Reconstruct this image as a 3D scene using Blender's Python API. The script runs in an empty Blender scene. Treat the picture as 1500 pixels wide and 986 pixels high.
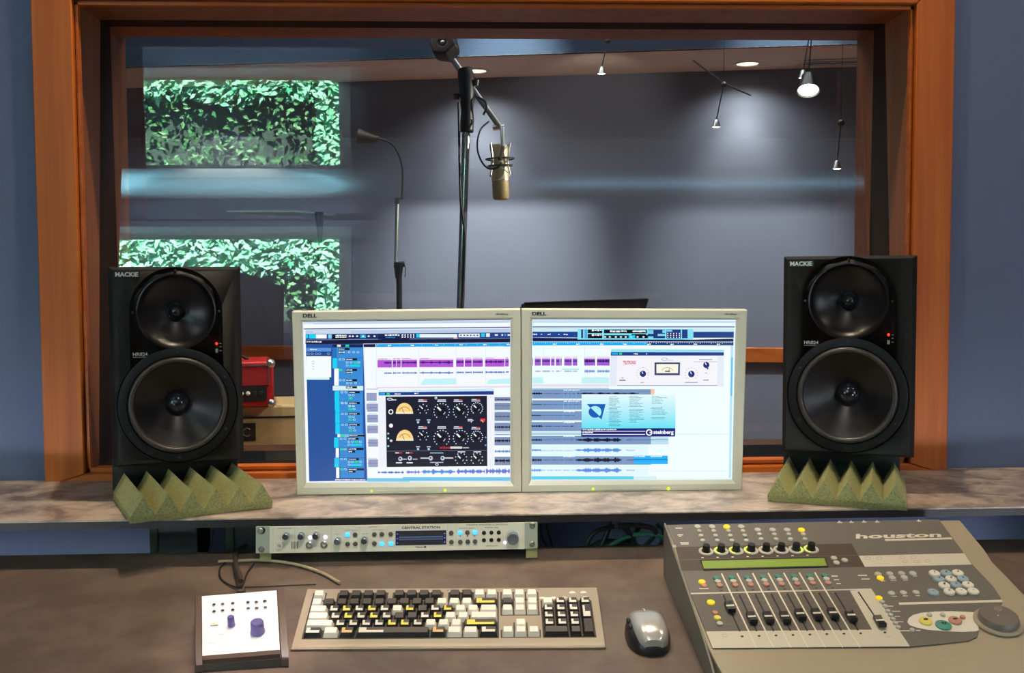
import bpy, bmesh, math, random
from mathutils import Vector, Matrix
random.seed(7)
V = Vector
# ------------------------------------------------------------------ camera
C = bpy.context.scene.collection
FPX = 1583.0
CAM = V((0, 0, 1.3))
def cam_axes(yaw, pitch, roll):
    f = V((math.sin(yaw)*math.cos(pitch), math.cos(yaw)*math.cos(pitch), -math.sin(pitch)))
    r = V((math.cos(yaw), -math.sin(yaw), 0)); u = r.cross(f)
    return (math.cos(roll)*r+math.sin(roll)*u, -math.sin(roll)*r+math.cos(roll)*u, f)
AX = cam_axes(math.radians(2.538), math.radians(3.285), math.radians(-.2866))
cd = bpy.data.cameras.new('camera'); cam = bpy.data.objects.new('camera', cd); C.objects.link(cam)
cd.sensor_width = 36; cd.lens = FPX*36/1500; cd.clip_start = .02; cd.clip_end = 100
M = Matrix((AX[0], AX[1], -AX[2])).transposed().to_4x4(); M.translation = CAM
cam.matrix_world = M
bpy.context.scene.camera = cam
# ------------------------------------------------------------------ exposure, world, sun, lamps
sc = bpy.context.scene
sc.view_settings.view_transform = 'Standard'; sc.view_settings.look = 'None'
sc.view_settings.exposure = 0.0; sc.view_settings.gamma = 1; sc.view_settings.use_curve_mapping = False
w = bpy.data.worlds.new('sky'); sc.world = w; w.use_nodes = True
w.node_tree.nodes['Background'].inputs[0].default_value = (.30, .72, 1.0, 1)
w.node_tree.nodes['Background'].inputs[1].default_value = 9.0
def light(name, kind, loc, energy, color, target=None, **kw):
    d = bpy.data.lights.new(name, kind); d.energy = energy; d.color = color
    for k, v in kw.items(): setattr(d, k, v)
    o = bpy.data.objects.new(name, d); C.objects.link(o); o.location = loc
    if target is not None:
        o.rotation_euler = (V(target)-V(loc)).to_track_quat('-Z', 'Y').to_euler()
    return o
WARM = (1.0, .80, .58); HAL = (1.0, .90, .78)
light('sun', 'SUN', (0, 0, 8), 118, (1, .97, .86), target=(-.9, -3.4, 3.4), angle=.01)
# control room ceiling spots above the counter
light('counter_spot_left', 'SPOT', (-.22, 1.97, 2.84), 76, WARM, target=(-.42, 1.72, .8), spot_size=1.75, spot_blend=1, shadow_soft_size=.03)
light('counter_spot_mid', 'SPOT', (.48, 1.97, 2.84), 70, WARM, target=(.36, 1.72, .8), spot_size=1.75, spot_blend=1, shadow_soft_size=.03)
light('counter_spot_right', 'SPOT', (1.55, 1.78, 2.84), 26, WARM, target=(1.35, 1.9, .8), spot_size=1.9, spot_blend=1, shadow_soft_size=.03)
light('accent_spot', 'SPOT', (-.30, 1.30, 2.84), 120, (1, .84, .82), target=(-.325, 1.60, .78), spot_size=math.radians(8.5), spot_blend=.6, shadow_soft_size=.03)
light('room_spot_front', 'SPOT', (.10, .35, 2.84), 135, (1, .93, .82), target=(.1, 2.05, 1.0), spot_size=math.radians(36), spot_blend=1, shadow_soft_size=.03)
light('room_spot_left', 'SPOT', (-1.7, .35, 2.84), 16, (1, .88, .76), target=(-1.2, 2.3, .8), spot_size=1.8, spot_blend=1, shadow_soft_size=.03)
light('room_spot_right', 'SPOT', (1.9, .35, 2.84), 18, (1, .88, .76), target=(1.4, 2.3, .8), spot_size=1.8, spot_blend=1, shadow_soft_size=.03)
light('back_wall_fill', 'SPOT', (-1.4, -1.3, 2.66), 1200, (.80, .95, 1), target=(-1.45, -2.6, 2.50), spot_size=math.radians(70), spot_blend=.7, shadow_soft_size=.03)  # added unseen lamp, brightens the casing of the high window
# added unseen fill panels for the front wall and the gap below the counter
light('side_fill_left', 'AREA', (-2.9, -.9, 1.45), 24, (.82, .92, 1), target=(-.8, 2.25, .80), shape='RECTANGLE', size=.8, size_y=.9)
light('side_fill_right', 'AREA', (2.9, -.9, 1.45), 24, (.82, .90, 1), target=(.9, 2.25, .80), shape='RECTANGLE', size=.8, size_y=.9)
light('low_fill_left', 'AREA', (-1.95, -1.5, .30), .5, (.88, .92, 1), target=(-.9, 2.25, .74), shape='RECTANGLE', size=.5, size_y=.3, spread=math.radians(16))  # low panel added to light the wall behind the desk
light('low_fill_right', 'AREA', (1.9, -1.5, .30), .65, (.88, .92, 1), target=(.9, 2.25, .74), shape='RECTANGLE', size=.5, size_y=.3, spread=math.radians(16))
# added cool fill strips, no known lamps, brightening the soffit over the high window
light('soffit_fill_left', 'AREA', (-1.75, -2.22, 2.50), 60, (.30, .78, 1.0), target=(-1.75, -2.20, 3), shape='RECTANGLE', size=1.7, size_y=.04, spread=math.radians(130))
light('soffit_fill_right', 'AREA', (1.6, -2.22, 2.50), 4, (.34, .70, 1.0), target=(1.6, -2.20, 3), shape='RECTANGLE', size=2.2, size_y=.04, spread=math.radians(130))
# ------------------------------------------------------------------ projection helpers
def ray(px, py): return AX[2]+(px-750)/FPX*AX[0]-(py-493)/FPX*AX[1]
class Plane:
    """a real surface in the room: a point and a unit normal that faces the viewer"""
    def __init__(s, p, n): s.p = V(p); s.n = V(n).normalized()
    def at(s, px, py, lift=0.0):
        d = ray(px, py); t = (s.p-CAM).dot(s.n)/d.dot(s.n); return CAM+d*t+s.n*lift
def atY(px, py, Y): d = ray(px, py); return CAM+d*(Y/d.y)
def atZ(px, py, z): d = ray(px, py); return CAM+d*((z-1.3)/d.z)
def slope_plane(Y0, z0, s): return Plane((0, Y0, z0), (0, -s, 1))
# ------------------------------------------------------------------ materials
def lin(c): 
    c = c/255.
    return c/12.92 if c <= .04045 else ((c+.055)/1.055)**2.4
def rgb(r, g, b): return (lin(r), lin(g), lin(b))
def mat(name, color=(.5, .5, .5), rough=.5, metal=0, spec=.5, emit=None, estr=0, noise=None, bump=None, coat=0):
    m = bpy.data.materials.new(name); m.use_nodes = True; nt = m.node_tree; b = nt.nodes['Principled BSDF']
    b.inputs['Base Color'].default_value = (*color, 1); b.inputs['Roughness'].default_value = rough
    b.inputs['Metallic'].default_value = metal; b.inputs['Specular IOR Level'].default_value = spec
    b.inputs['Coat Weight'].default_value = coat
    if emit: b.inputs['Emission Color'].default_value = (*emit, 1); b.inputs['Emission Strength'].default_value = estr
    tc = nt.nodes.new('ShaderNodeTexCoord')
    if noise:   # (color2, scale(vec), detail, lo, hi, distortion)
        c2, scl, det, lo, hi = noise[:5]
        mp = nt.nodes.new('ShaderNodeMapping'); mp.inputs['Scale'].default_value = scl
        nz = nt.nodes.new('ShaderNodeTexNoise'); nz.inputs['Scale'].default_value = 1; nz.inputs['Detail'].default_value = det
        nz.inputs['Roughness'].default_value = .62
        if len(noise) > 5: nz.inputs['Distortion'].default_value = noise[5]
        cr = nt.nodes.new('ShaderNodeValToRGB'); cr.color_ramp.elements[0].position = lo; cr.color_ramp.elements[1].position = hi
        cr.color_ramp.elements[0].color = (*color, 1); cr.color_ramp.elements[1].color = (*c2, 1)
        nt.links.new(tc.outputs['Object'], mp.inputs[0]); nt.links.new(mp.outputs[0], nz.inputs['Vector'])
        nt.links.new(nz.outputs['Fac'], cr.inputs[0]); nt.links.new(cr.outputs[0], b.inputs['Base Color'])
    if bump:
        nz = nt.nodes.new('ShaderNodeTexNoise'); nz.inputs['Scale'].default_value = bump[0]; nz.inputs['Detail'].default_value = 4
        bp = nt.nodes.new('ShaderNodeBump'); bp.inputs['Strength'].default_value = bump[1]; bp.inputs['Distance'].default_value = bump[2]
        nt.links.new(tc.outputs['Object'], nz.inputs['Vector']); nt.links.new(nz.outputs['Fac'], bp.inputs['Height']); nt.links.new(bp.outputs[0], b.inputs['Normal'])
    return m
def attr_mat(name, emission=0.0, rough=.5):
    m = bpy.data.materials.new(name); m.use_nodes = True; nt = m.node_tree; b = nt.nodes['Principled BSDF']
    a = nt.nodes.new('ShaderNodeAttribute'); a.attribute_name = 'ink'
    b.inputs['Roughness'].default_value = rough
    if emission:
        b.inputs['Base Color'].default_value = (.01, .01, .01, 1)
        nt.links.new(a.outputs['Color'], b.inputs['Emission Color']); b.inputs['Emission Strength'].default_value = emission
    else: nt.links.new(a.outputs['Color'], b.inputs['Base Color'])
    return m
def glass_mat(name, ior, tint):
    m = bpy.data.materials.new(name); m.use_nodes = True; nt = m.node_tree; nt.nodes.clear()
    o = nt.nodes.new('ShaderNodeOutputMaterial'); mx = nt.nodes.new('ShaderNodeMixShader'); f = nt.nodes.new('ShaderNodeFresnel')
    t = nt.nodes.new('ShaderNodeBsdfTransparent'); g = nt.nodes.new('ShaderNodeBsdfGlossy')
    f.inputs['IOR'].default_value = ior; t.inputs[0].default_value = (*tint, 1); g.inputs['Roughness'].default_value = 0.0
    nt.links.new(f.outputs[0], mx.inputs[0]); nt.links.new(t.outputs[0], mx.inputs[1]); nt.links.new(g.outputs[0], mx.inputs[2])
    nt.links.new(mx.outputs[0], o.inputs[0]); return m
def wood(name, c1, c2, axis='z', rough=.35):
    sc_ = {'z': (28, 28, 1.3), 'x': (1.3, 28, 28), 'y': (28, 1.3, 28)}[axis]
    return mat(name, c1, rough, noise=(c2, sc_, 6, .35, .68, .6), spec=.3)
m = {}
m['wall'] = mat('blue_paint', rgb(100, 110, 142), .75, bump=(220, .15, .002))
m['wall_dark'] = mat('navy_paint', rgb(52, 58, 74), .8)
m['live_wall'] = mat('grey_fabric_wall', rgb(118, 125, 142), .85, bump=(300, .15, .002))
m['fascia'] = mat('reflection_blue_fascia', rgb(38, 60, 82), .8)  # blue of the glass reflection is put into the fascia colour
m['ceil'] = mat('white_plaster', (.72, .72, .70), .8)
m['ceil_tan'] = mat('warm_plaster', rgb(232, 214, 200), .8)
m['live_floor'] = mat('warm_board_floor', rgb(196, 140, 96), .5, noise=(rgb(176, 120, 78), (2, 30, 2), 5, .35, .65))
m['carpet'] = mat('grey_carpet', (.05, .05, .06), .95, bump=(400, .5, .005))
m['wood_z'] = wood('cherry_upright', rgb(204, 108, 34), rgb(172, 80, 20), 'z', .5)
m['wood_x'] = wood('cherry_rail', rgb(204, 108, 34), rgb(172, 80, 20), 'x', .5)
m['wood_jamb'] = wood('dull_cherry_jamb', rgb(158, 98, 54), rgb(132, 76, 38), 'z', .5)
m['wood_live'] = wood('cherry_rail_live', rgb(190, 104, 44), rgb(160, 80, 34), 'x')
m['felt'] = mat('black_felt', (.004, .004, .005), .95)
m['glass'] = glass_mat('window_glass', 2.0, (.97, 1, .99))
m['glass2'] = glass_mat('clear_glass', 1.3, (.95, 1, 1))
m['counter'] = mat('mottled_laminate', rgb(118, 104, 96), .42, noise=(rgb(196, 178, 162), (15, 15, 9), 8, .38, .62, .5))
m['black_edge'] = mat('black_laminate_edge', rgb(34, 28, 28), .5)
m['desk'] = mat('brown_desktop', rgb(92, 76, 66), .5, noise=(rgb(116, 99, 86), (11, 11, 11), 12, .38, .64, .3), bump=(90, .25, .001))
m['black'] = mat('black_plastic', (.012, .012, .013), .45)
m['dark_metal'] = mat('black_powder_coat', (.015, .017, .016), .4)
m['chrome'] = mat('chrome', (.75, .76, .78), .18, metal=1)
m['steel'] = mat('brushed_steel', (.62, .62, .60), .32, metal=1)
m['dark_steel'] = mat('blackened_steel', (.10, .10, .10), .35, metal=.8)
m['spk'] = mat('black_vinyl_cabinet', rgb(27, 26, 24), .65, spec=.3, bump=(500, .25, .001))
m['spk_plate'] = mat('satin_black_plate', rgb(12, 13, 14), .5, spec=.22)
m['wave'] = mat('waveguide_alloy', rgb(32, 30, 31), .32, metal=.4)
m['cone'] = mat('woofer_cone', rgb(26, 24, 25), .34, metal=.4)
m['ring'] = mat('rubber_surround', rgb(52, 47, 42), .34)
m['dome'] = mat('glossy_dome', rgb(28, 30, 34), .15)
m['foam'] = mat('olive_foam', rgb(170, 168, 112), .95, noise=(rgb(136, 138, 88), (300, 300, 300), 3, .4, .65), bump=(700, .6, .002))
m['foam_dark'] = mat('charcoal_foam', rgb(36, 38, 36), .95)
m['bezel'] = mat('silver_bezel', rgb(218, 216, 196), .36)
m['bezel_dark'] = mat('dark_bezel_back', rgb(50, 50, 50), .5)
m['screen'] = attr_mat('lit_screen', 1.0, .25)
m['ink'] = attr_mat('printed_surface', 0, .45)
m['red_led'] = mat('red_led', (.3, 0, 0), .3, emit=(1, .02, .01), estr=3)
m['green_led'] = mat('green_led', (.3, .5, 0), .3, emit=(.55, .95, .02), estr=1.3)
m['blue_led'] = mat('blue_led', (.1, .3, .8), .3, emit=(.02, .42, 1), estr=1.6)
m['violet_led'] = mat('violet_led', (.6, .5, 1), .3, emit=(.55, .45, 1), estr=4)
m['yellow_led'] = mat('lit_yellow_button', (.7, .5, .02), .3, emit=(1, .62, .02), estr=.55)
m['cream'] = mat('cream_faceplate', rgb(236, 230, 208), .38)
m['cream_white'] = mat('pale_metal_plate', (.86, .83, .84), .35, metal=.0)
m['cheek'] = mat('dark_cheek_wood', rgb(84, 66, 56), .35)
m['knob_steel'] = mat('polished_knob', (.34, .42, .50), .2, metal=.9)
m['knob_violet'] = mat('lilac_alloy_knob', rgb(120, 108, 170), .3, metal=.4)
m['kb'] = mat('grey_beige_plastic', rgb(160, 146, 126), .4)
m['hou_body'] = mat('beige_console_shell', rgb(162, 148, 124), .45)
m['hou_side'] = mat('grey_console_side', rgb(112, 108, 98), .5)
m['fader'] = mat('black_fader_cap', rgb(26, 25, 24), .3)
m['btn'] = mat('grey_rubber_button', rgb(186, 182, 168), .5)
m['btn_teal'] = mat('teal_button', rgb(62, 138, 120), .45)
m['btn_pink'] = mat('pink_button', rgb(190, 132, 112), .5)
m['btn_blue'] = mat('pale_blue_button', rgb(150, 170, 180), .5)
m['btn_white'] = mat('ivory_button', rgb(226, 220, 202), .5)
m['btn_yellow'] = mat('pale_yellow_button', rgb(226, 208, 96), .5)
m['lcd'] = mat('backlit_lcd', rgb(120, 140, 60), .25, emit=rgb(128, 146, 66), estr=.3)
m['mouse_silver'] = mat('silver_mouse_shell', rgb(186, 184, 180), .24, metal=.35)
m['mouse_dark'] = mat('dark_mouse_grip', rgb(40, 38, 40), .35)
m['cable_black'] = mat('black_cable', (.012, .012, .012), .5)
m['cable_brown'] = mat('brown_black_cable', rgb(62, 50, 42), .5)
m['cable_grey'] = mat('grey_cable', rgb(176, 158, 128), .45)
m['cable_green'] = mat('green_cable', rgb(52, 116, 92), .45)
m['mic_body'] = mat('champagne_mic_body', rgb(206, 190, 142), .38, metal=.15)
m['mic_grille'] = mat('brass_mesh', rgb(200, 172, 116), .5, metal=.15, noise=(rgb(120, 100, 64), (900, 900, 900), 2, .4, .6))
m['red_tolex'] = mat('red_vinyl', rgb(190, 26, 28), .4, bump=(500, .3, .001))
m['red_cloth'] = mat('red_grille_cloth', rgb(164, 22, 26), .8)
m['cream_tolex'] = mat('cream_vinyl', rgb(206, 178, 124), .6, bump=(400, .3, .001))
m['halogen'] = mat('lit_halogen', (1, 1, .9), .3, emit=(1, .93, .78), estr=14)
m['glow_lens'] = mat('downlight_lens', (1, 1, .9), .3, emit=(1, .90, .66), estr=2.4)
m['ivy_wall'] = mat('old_stone_wall', (.035, .065, .05), .9, noise=((.07, .11, .085), (3, 3, 3), 6, .4, .65))
m['ground'] = mat('pale_paving', (.80, .80, .78), .9)
m['stand_green'] = mat('green_grey_desk_top', rgb(96, 132, 112), .4)
m['music_stand'] = mat('brown_black_sheet_metal', rgb(70, 54, 48), .45)
def leaf_mat(name, c1, c2):
    mm = mat(name, c1, .45, noise=(c2, (9, 9, 9), 3, .35, .65)); return mm
m['leaf'] = leaf_mat('sunlit_ivy', (.05, .46, .20), (.62, .95, .72))  # pale tone puts overexposed sun highlights into the leaf colour
m['leaf_dark'] = leaf_mat('thin_shaded_ivy', (.04, .16, .05), (.08, .24, .08))  # darker copy of the ivy, shade put into the colour
# ------------------------------------------------------------------ object bookkeeping
ORG = {}
def empty(name, loc, label=None, cat=None, group=None, kind=None):
    o = bpy.data.objects.new(name, None); C.objects.link(o); o.location = loc; o.empty_display_size = .05
    ORG[o.name] = V(loc)
    if label: o['label'] = label
    if cat: o['category'] = cat
    if group: o['group'] = group
    if kind: o['kind'] = kind
    return o
class MB:
    def __init__(s): s.v = []; s.f = []; s.c = []; s.col = (.5, .5, .5)
    def add(s, vs, fs, col=None):
        n = len(s.v); s.v += [V(a) for a in vs]
        for f in fs: s.f.append([n+i for i in f]); s.c.append(col or s.col)
        return s
    def box(s, x0, x1, y0, y1, z0, z1, X=None, col=None):
        p = [V((x, y, z)) for z in (z0, z1) for y in (y0, y1) for x in (x0, x1)]
        if X is not None: p = [X@a for a in p]
        return s.add(p, [(0, 2, 3, 1), (4, 5, 7, 6), (0, 1, 5, 4), (2, 6, 7, 3), (0, 4, 6, 2), (1, 3, 7, 5)], col)
    def frustum(s, base, top, col=None, topcol=None):
        n = len(base); s.add(list(base)+list(top), [tuple(range(n))[::-1]]+[(i, (i+1) % n, n+(i+1) % n, n+i) for i in range(n)], col)
        s.add(list(top), [tuple(range(n))], topcol or col); return s
    def prism(s, pts, vec, col=None):
        vec = V(vec); return s.frustum([V(p) for p in pts], [V(p)+vec for p in pts], col)
    def tube(s, pts, r, seg=10, caps=True, col=None):
        pts = [V(p) for p in pts]; n = len(pts); rr = r if isinstance(r, (list, tuple)) else [r]*n
        vs = []; up = None
        for i, p in enumerate(pts):
            t = (pts[min(i+1, n-1)]-pts[max(i-1, 0)]).normalized()
            if up is None: up = t.orthogonal().normalized()
            else:
                up = up-t*up.dot(t); up = up.normalized() if up.length > 1e-6 else t.orthogonal().normalized()
            b = t.cross(up)
            for k in range(seg):
                a = 2*math.pi*k/seg; vs.append(p+(up*math.cos(a)+b*math.sin(a))*rr[i])
        fs = [(i*seg+k, i*seg+(k+1) % seg, (i+1)*seg+(k+1) % seg, (i+1)*seg+k) for i in range(n-1) for k in range(seg)]
        if caps: fs += [tuple(range(seg))[::-1], tuple((n-1)*seg+k for k in range(seg))]
        return s.add(vs, fs, col)
    def lathe(s, prof, X, seg=48, col=None, close=False):
        """prof: (radius, height) along local z of matrix X"""
        vs = []; fs = []; n = len(prof)
        for r, h in prof:
            for k in range(seg):
                a = 2*math.pi*k/seg; vs.append(X@V((r*math.cos(a), r*math.sin(a), h)))
        for i in range(n-1):
            for k in range(seg): fs.append((i*seg+k, i*seg+(k+1) % seg, (i+1)*seg+(k+1) % seg, (i+1)*seg+k))
        if close: fs += [tuple(range(seg))[::-1], tuple((n-1)*seg+k for k in range(seg))]
        return s.add(vs, fs, col)
    def sphere(s, X, r=1, seg=20, rings=12, col=None):
        return s.lathe([(max(r*math.sin(math.pi*i/rings), 1e-5), -r*math.cos(math.pi*i/rings)) for i in range(rings+1)], X, seg, col)
    def build(s, name, mt, parent=None, bevel=0, smooth=True, label=None, kind=None, cat=None, group=None, loc=None, subsurf=0, segs=2):
        off = ORG.get(parent.name, V((0, 0, 0))) if parent else (V(loc) if loc is not None else V((0, 0, 0)))
        me = bpy.data.meshes.new(name); me.from_pydata([tuple(a-off) for a in s.v], [], s.f)
        closed = smooth or len(s.f) in (6, 7, 12, 24) or name in ('garden_wall',)
        if closed and not isinstance(s, Canvas) and len(s.f) > 5 and 'glass' not in name and len(s.f) < 3000:
            bmh = bmesh.new(); bmh.from_mesh(me); bmesh.ops.recalc_face_normals(bmh, faces=bmh.faces); bmh.to_mesh(me); bmh.free()
        at = me.color_attributes.new('ink', 'FLOAT_COLOR', 'CORNER'); i = 0
        for p, c in zip(me.polygons, s.c):
            for _ in range(p.loop_total): at.data[i].color = (*c, 1); i += 1
        me.materials.append(m[mt] if isinstance(mt, str) else mt)
        o = bpy.data.objects.new(name, me); C.objects.link(o)
        if parent: o.parent = parent
        elif loc is not None: o.location = loc
        ORG[o.name] = off
        if smooth and len(s.f) > 5:
            me.shade_smooth(); me.set_sharp_from_angle(angle=math.radians(35))
        if bevel:
            b = o.modifiers.new('bevel', 'BEVEL'); b.width = bevel; b.segments = segs; b.limit_method = 'ANGLE'; b.angle_limit = math.radians(40)
        if subsurf:
            b = o.modifiers.new('sub', 'SUBSURF'); b.levels = b.render_levels = subsurf
        if label: o['label'] = label
        if kind: o['kind'] = kind
        if cat: o['category'] = cat
        if group: o['group'] = group
        return o
def frame(o, z, x=None):
    z = V(z).normalized(); x = V(x) if x is not None else z.orthogonal()
    x = (x-z*x.dot(z)).normalized(); y = z.cross(x)
    Mx = Matrix((x, y, z)).transposed().to_4x4(); Mx.translation = V(o); return Mx
def knob_prof(r, h, b=.15): return [(r, 0), (r, h*(1-b)), (r*(1-b), h), (1e-5, h)]
def structure(name, mb, mt, **k): return mb.build(name, mt, kind='structure', **k)
# text outlines, normalised to a unit box
TXT = {}
def text_shape(t):
    if t in TXT: return TXT[t]
    cu = bpy.data.curves.new('t', 'FONT'); cu.body = t; cu.size = 1; cu.resolution_u = 3; cu.offset = .035
    o = bpy.data.objects.new('t', cu); C.objects.link(o)
    dg = bpy.context.evaluated_depsgraph_get(); ev = o.evaluated_get(dg); me = ev.to_mesh()
    vs = [(a.co.x, a.co.y) for a in me.vertices]; fs = [tuple(p.vertices) for p in me.polygons]; ev.to_mesh_clear()
    bpy.data.objects.remove(o); bpy.data.curves.remove(cu)
    x0 = min(a[0] for a in vs); x1 = max(a[0] for a in vs); y0 = min(a[1] for a in vs); y1 = max(a[1] for a in vs)
    TXT[t] = ([((a-x0)/(x1-x0), (b-y0)/(y1-y0)) for a, b in vs], fs); return TXT[t]
class Canvas(MB):
    """flat print on a real plane; coordinates are measured on crops of the photograph"""
    def __init__(s, plane, lift=.0002): super().__init__(); s.pl = plane; s.lift = lift; s.ox = s.oy = 0; s.k = 1; s.layer = 0; s.step = .00012
    def crop(s, ox, oy, k): s.ox, s.oy, s.k = ox, oy, k; return s
    def P(s, x, y): return s.pl.at(s.ox+x/s.k, s.oy+y/s.k, s.lift+s.layer*s.step)
    def poly(s, pts, col): return s.add([s.P(*p) for p in pts], [tuple(range(len(pts)))[::-1]], col)
    def rect(s, x0, y0, x1, y1, col): return s.poly([(x0, y0), (x1, y0), (x1, y1), (x0, y1)], col)
    def line(s, x0, y0, x1, y1, wd, col):
        d = V((x1-x0, y1-y0)).normalized(); n = V((-d.y, d.x))*wd/2
        return s.poly([(x0+n.x, y0+n.y), (x0-n.x, y0-n.y), (x1-n.x, y1-n.y), (x1+n.x, y1+n.y)][::-1], col)
    def ell(s, x, y, rx, ry, col, n=20, a0=0, a1=360):
        full = a1-a0 >= 360
        p = [(x+rx*math.cos(math.radians(a0+(a1-a0)*i/n)), y-ry*math.sin(math.radians(a0+(a1-a0)*i/n))) for i in range(n if full else n+1)]
        return s.poly(p[::-1], col)
    def arc(s, x, y, rx, ry, wd, col, a0=0, a1=360, n=20):
        q = [(math.cos(math.radians(a0+(a1-a0)*i/n)), -math.sin(math.radians(a0+(a1-a0)*i/n))) for i in range(n+1)]
        for i in range(n):
            a, b = q[i], q[i+1]
            s.poly([(x+a[0]*rx, y+a[1]*ry), (x+b[0]*rx, y+b[1]*ry), (x+b[0]*(rx-wd), y+b[1]*(ry-wd)), (x+a[0]*(rx-wd), y+a[1]*(ry-wd))][::-1], col)
    def text(s, t, x0, y0, x1, y1, col, dy=0):
        vs, fs = text_shape(t)
        return s.add([s.P(x0+(x1-x0)*a, y1+(y0-y1)*b+dy*a) for a, b in vs], fs, col)
    def scribble(s, x0, y0, x1, y1, col, n=None, seed=1):
        r = random.Random(seed); x = x0
        while x < x1:
            wd = r.uniform(.5, 1.6)*(y1-y0)
            s.rect(x, y0+(y1-y0)*r.uniform(0, .3), min(x+wd, x1), y1-(y1-y0)*r.uniform(0, .3), col); x += wd*1.25
    def wave(s, x0, x1, yc, amp, col, seed=0, env=None, step=3.0):
        r = random.Random(seed); x = x0
        while x < x1:
            t = (x-x0)/(x1-x0); e = env(t) if env else .6+.4*math.sin(t*37+seed)*math.sin(t*11+1)
            h = max(amp*abs(e)*r.uniform(.45, 1), .8); s.rect(x, yc-h, min(x+step, x1), yc+h, col); x += step
def W(v): return (lin(v),)*3
# ==================================================================================== SETTING
WY = 2.25            # front face of the control window wall
JL, JR, JB, JT = -.776, .938, .900, 1.851
# control room shell
def hole_wall(name, y0, y1, X0, X1, Z0, Z1, hx0, hx1, hz0, hz1, mt):
    b = MB(); b.box(X0, hx0, y0, y1, Z0, Z1).box(hx1, X1, y0, y1, Z0, Z1).box(hx0, hx1, y0, y1, Z0, hz0).box(hx0, hx1, y0, y1, hz1, Z1)
    return structure(name, b, mt, smooth=False)
hole_wall('wall_front', WY, WY+.16, -3, 3, 0, 2.9, JL-.02, JR+.02, JB-.02, JT+.02, 'wall')
hole_wall('wall_live_front', WY+.162, WY+.32, -3.4, 3.4, 0, 3.0, JL-.02, JR+.02, JB-.02, JT+.02, 'live_wall')
structure('wall_left', MB().box(-3.1, -3, -2.95, 2.4, 0, 2.9), 'wall', smooth=False)
structure('wall_right', MB().box(3, 3.1, -2.95, 2.4, 0, 2.9), 'wall', smooth=False)
WX0, WX1, WZ0, WZ1 = -2.42, -.83, 1.85, 2.462    # high window behind the camera
hole_wall('wall_back', -2.74, -2.6, -3.1, 3.1, 0, 2.9, WX0, WX1, WZ0, WZ1, 'wall_dark')
structure('floor', MB().box(-3.4, 3.4, -2.95, 2.33, -.06, 0), 'carpet', smooth=False)
structure('floor_live', MB().box(-3.5, 3.5, 2.33, 6.3, -.06, 0), 'live_floor', smooth=False)
structure('ceiling', MB().box(-3.1, 3.1, -1.85, 2.41, 2.9, 3.0), 'wall_dark', smooth=False)
structure('ceiling_soffit', MB().box(-3.1, 3.1, -2.95, -1.85, 2.705, 3.0), 'ceil', smooth=False)
# live room shell
LY0, LA = 5.027, -math.tan(math.radians(10.1))
XL = Matrix.Translation((0, LY0, 0))@Matrix.Rotation(-math.radians(10.1), 4, 'Z')   # frame of the far wall (local y=0 plane)
structure('wall_far', MB().box(-3.8, 3.6, 0, .1, 0, 3.0, X=XL), 'live_wall', smooth=False)
structure('wall_live_left', MB().box(-3.5, -3.4, 2.41, 6.3, 0, 3.0), 'live_wall', smooth=False)
structure('wall_live_right', MB().box(3.4, 3.5, 2.41, 6.3, 0, 3.0), 'live_wall', smooth=False)
structure('ceiling_live', MB().box(-3.5, 3.5, 2.41, 6.3, 3.0, 3.1), 'wall_dark', smooth=False)
SOF = .49
structure('ceiling_live_soffit', MB().box(-3.8, 3.6, -SOF, 0, 2.2, 2.202, X=XL), 'ceil_tan', smooth=False)
structure('wall_soffit_fascia', MB().box(-3.8, 3.6, -SOF, -SOF+.02, 2.2, 3.0, X=XL), 'fascia', smooth=False)
rl = MB().box(-3.6, 3.5, -.03, 0, .90, .968, X=XL)
structure('trim_chair_rail', rl, 'wood_live', bevel=.004)
# high window behind the camera
wr = empty('window_2', ((WX0+WX1)/2, -2.6, WZ0), kind='structure')
b = MB(); t = .014
for q in ((WX0-.001, WX0+.012, WZ0, WZ1), (WX1-.012, WX1+.001, WZ0, WZ1), (WX0, WX1, WZ0-.001, WZ0+.012), (WX0, WX1, WZ1-.012, WZ1+.001)): b.box(q[0], q[1], -2.73, -2.592, q[2], q[3])
b.build('reveal_lining', 'ceil', wr, smooth=False)
b = MB()
for q in ((WX0, WX0+t, WZ0, WZ1), (WX1-t, WX1, WZ0, WZ1), (WX0, WX1, WZ0, WZ0+t), (WX0, WX1, WZ1-t, WZ1)): b.box(q[0], q[1], -2.725, -2.69, q[2], q[3])
b.build('window_frame', 'ceil', wr, bevel=.003)
b = MB()
for q in ((WX0-.07, WX0, WZ0-.07, WZ1), (WX1, WX1+.07, WZ0-.07, WZ1), (WX0, WX1, WZ0-.07, WZ0), (WX0-.07, WX1+.07, WZ1, WZ1+.045)): b.box(q[0], q[1], -2.6, -2.585, q[2], q[3])
b.build('casing', 'ceil', wr, smooth=False)
MB().box(WX0+t, WX1-t, -2.712, -2.708, WZ0+t, WZ1-t).build('glass_pane', 'glass2', wr, smooth=False)
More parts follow.
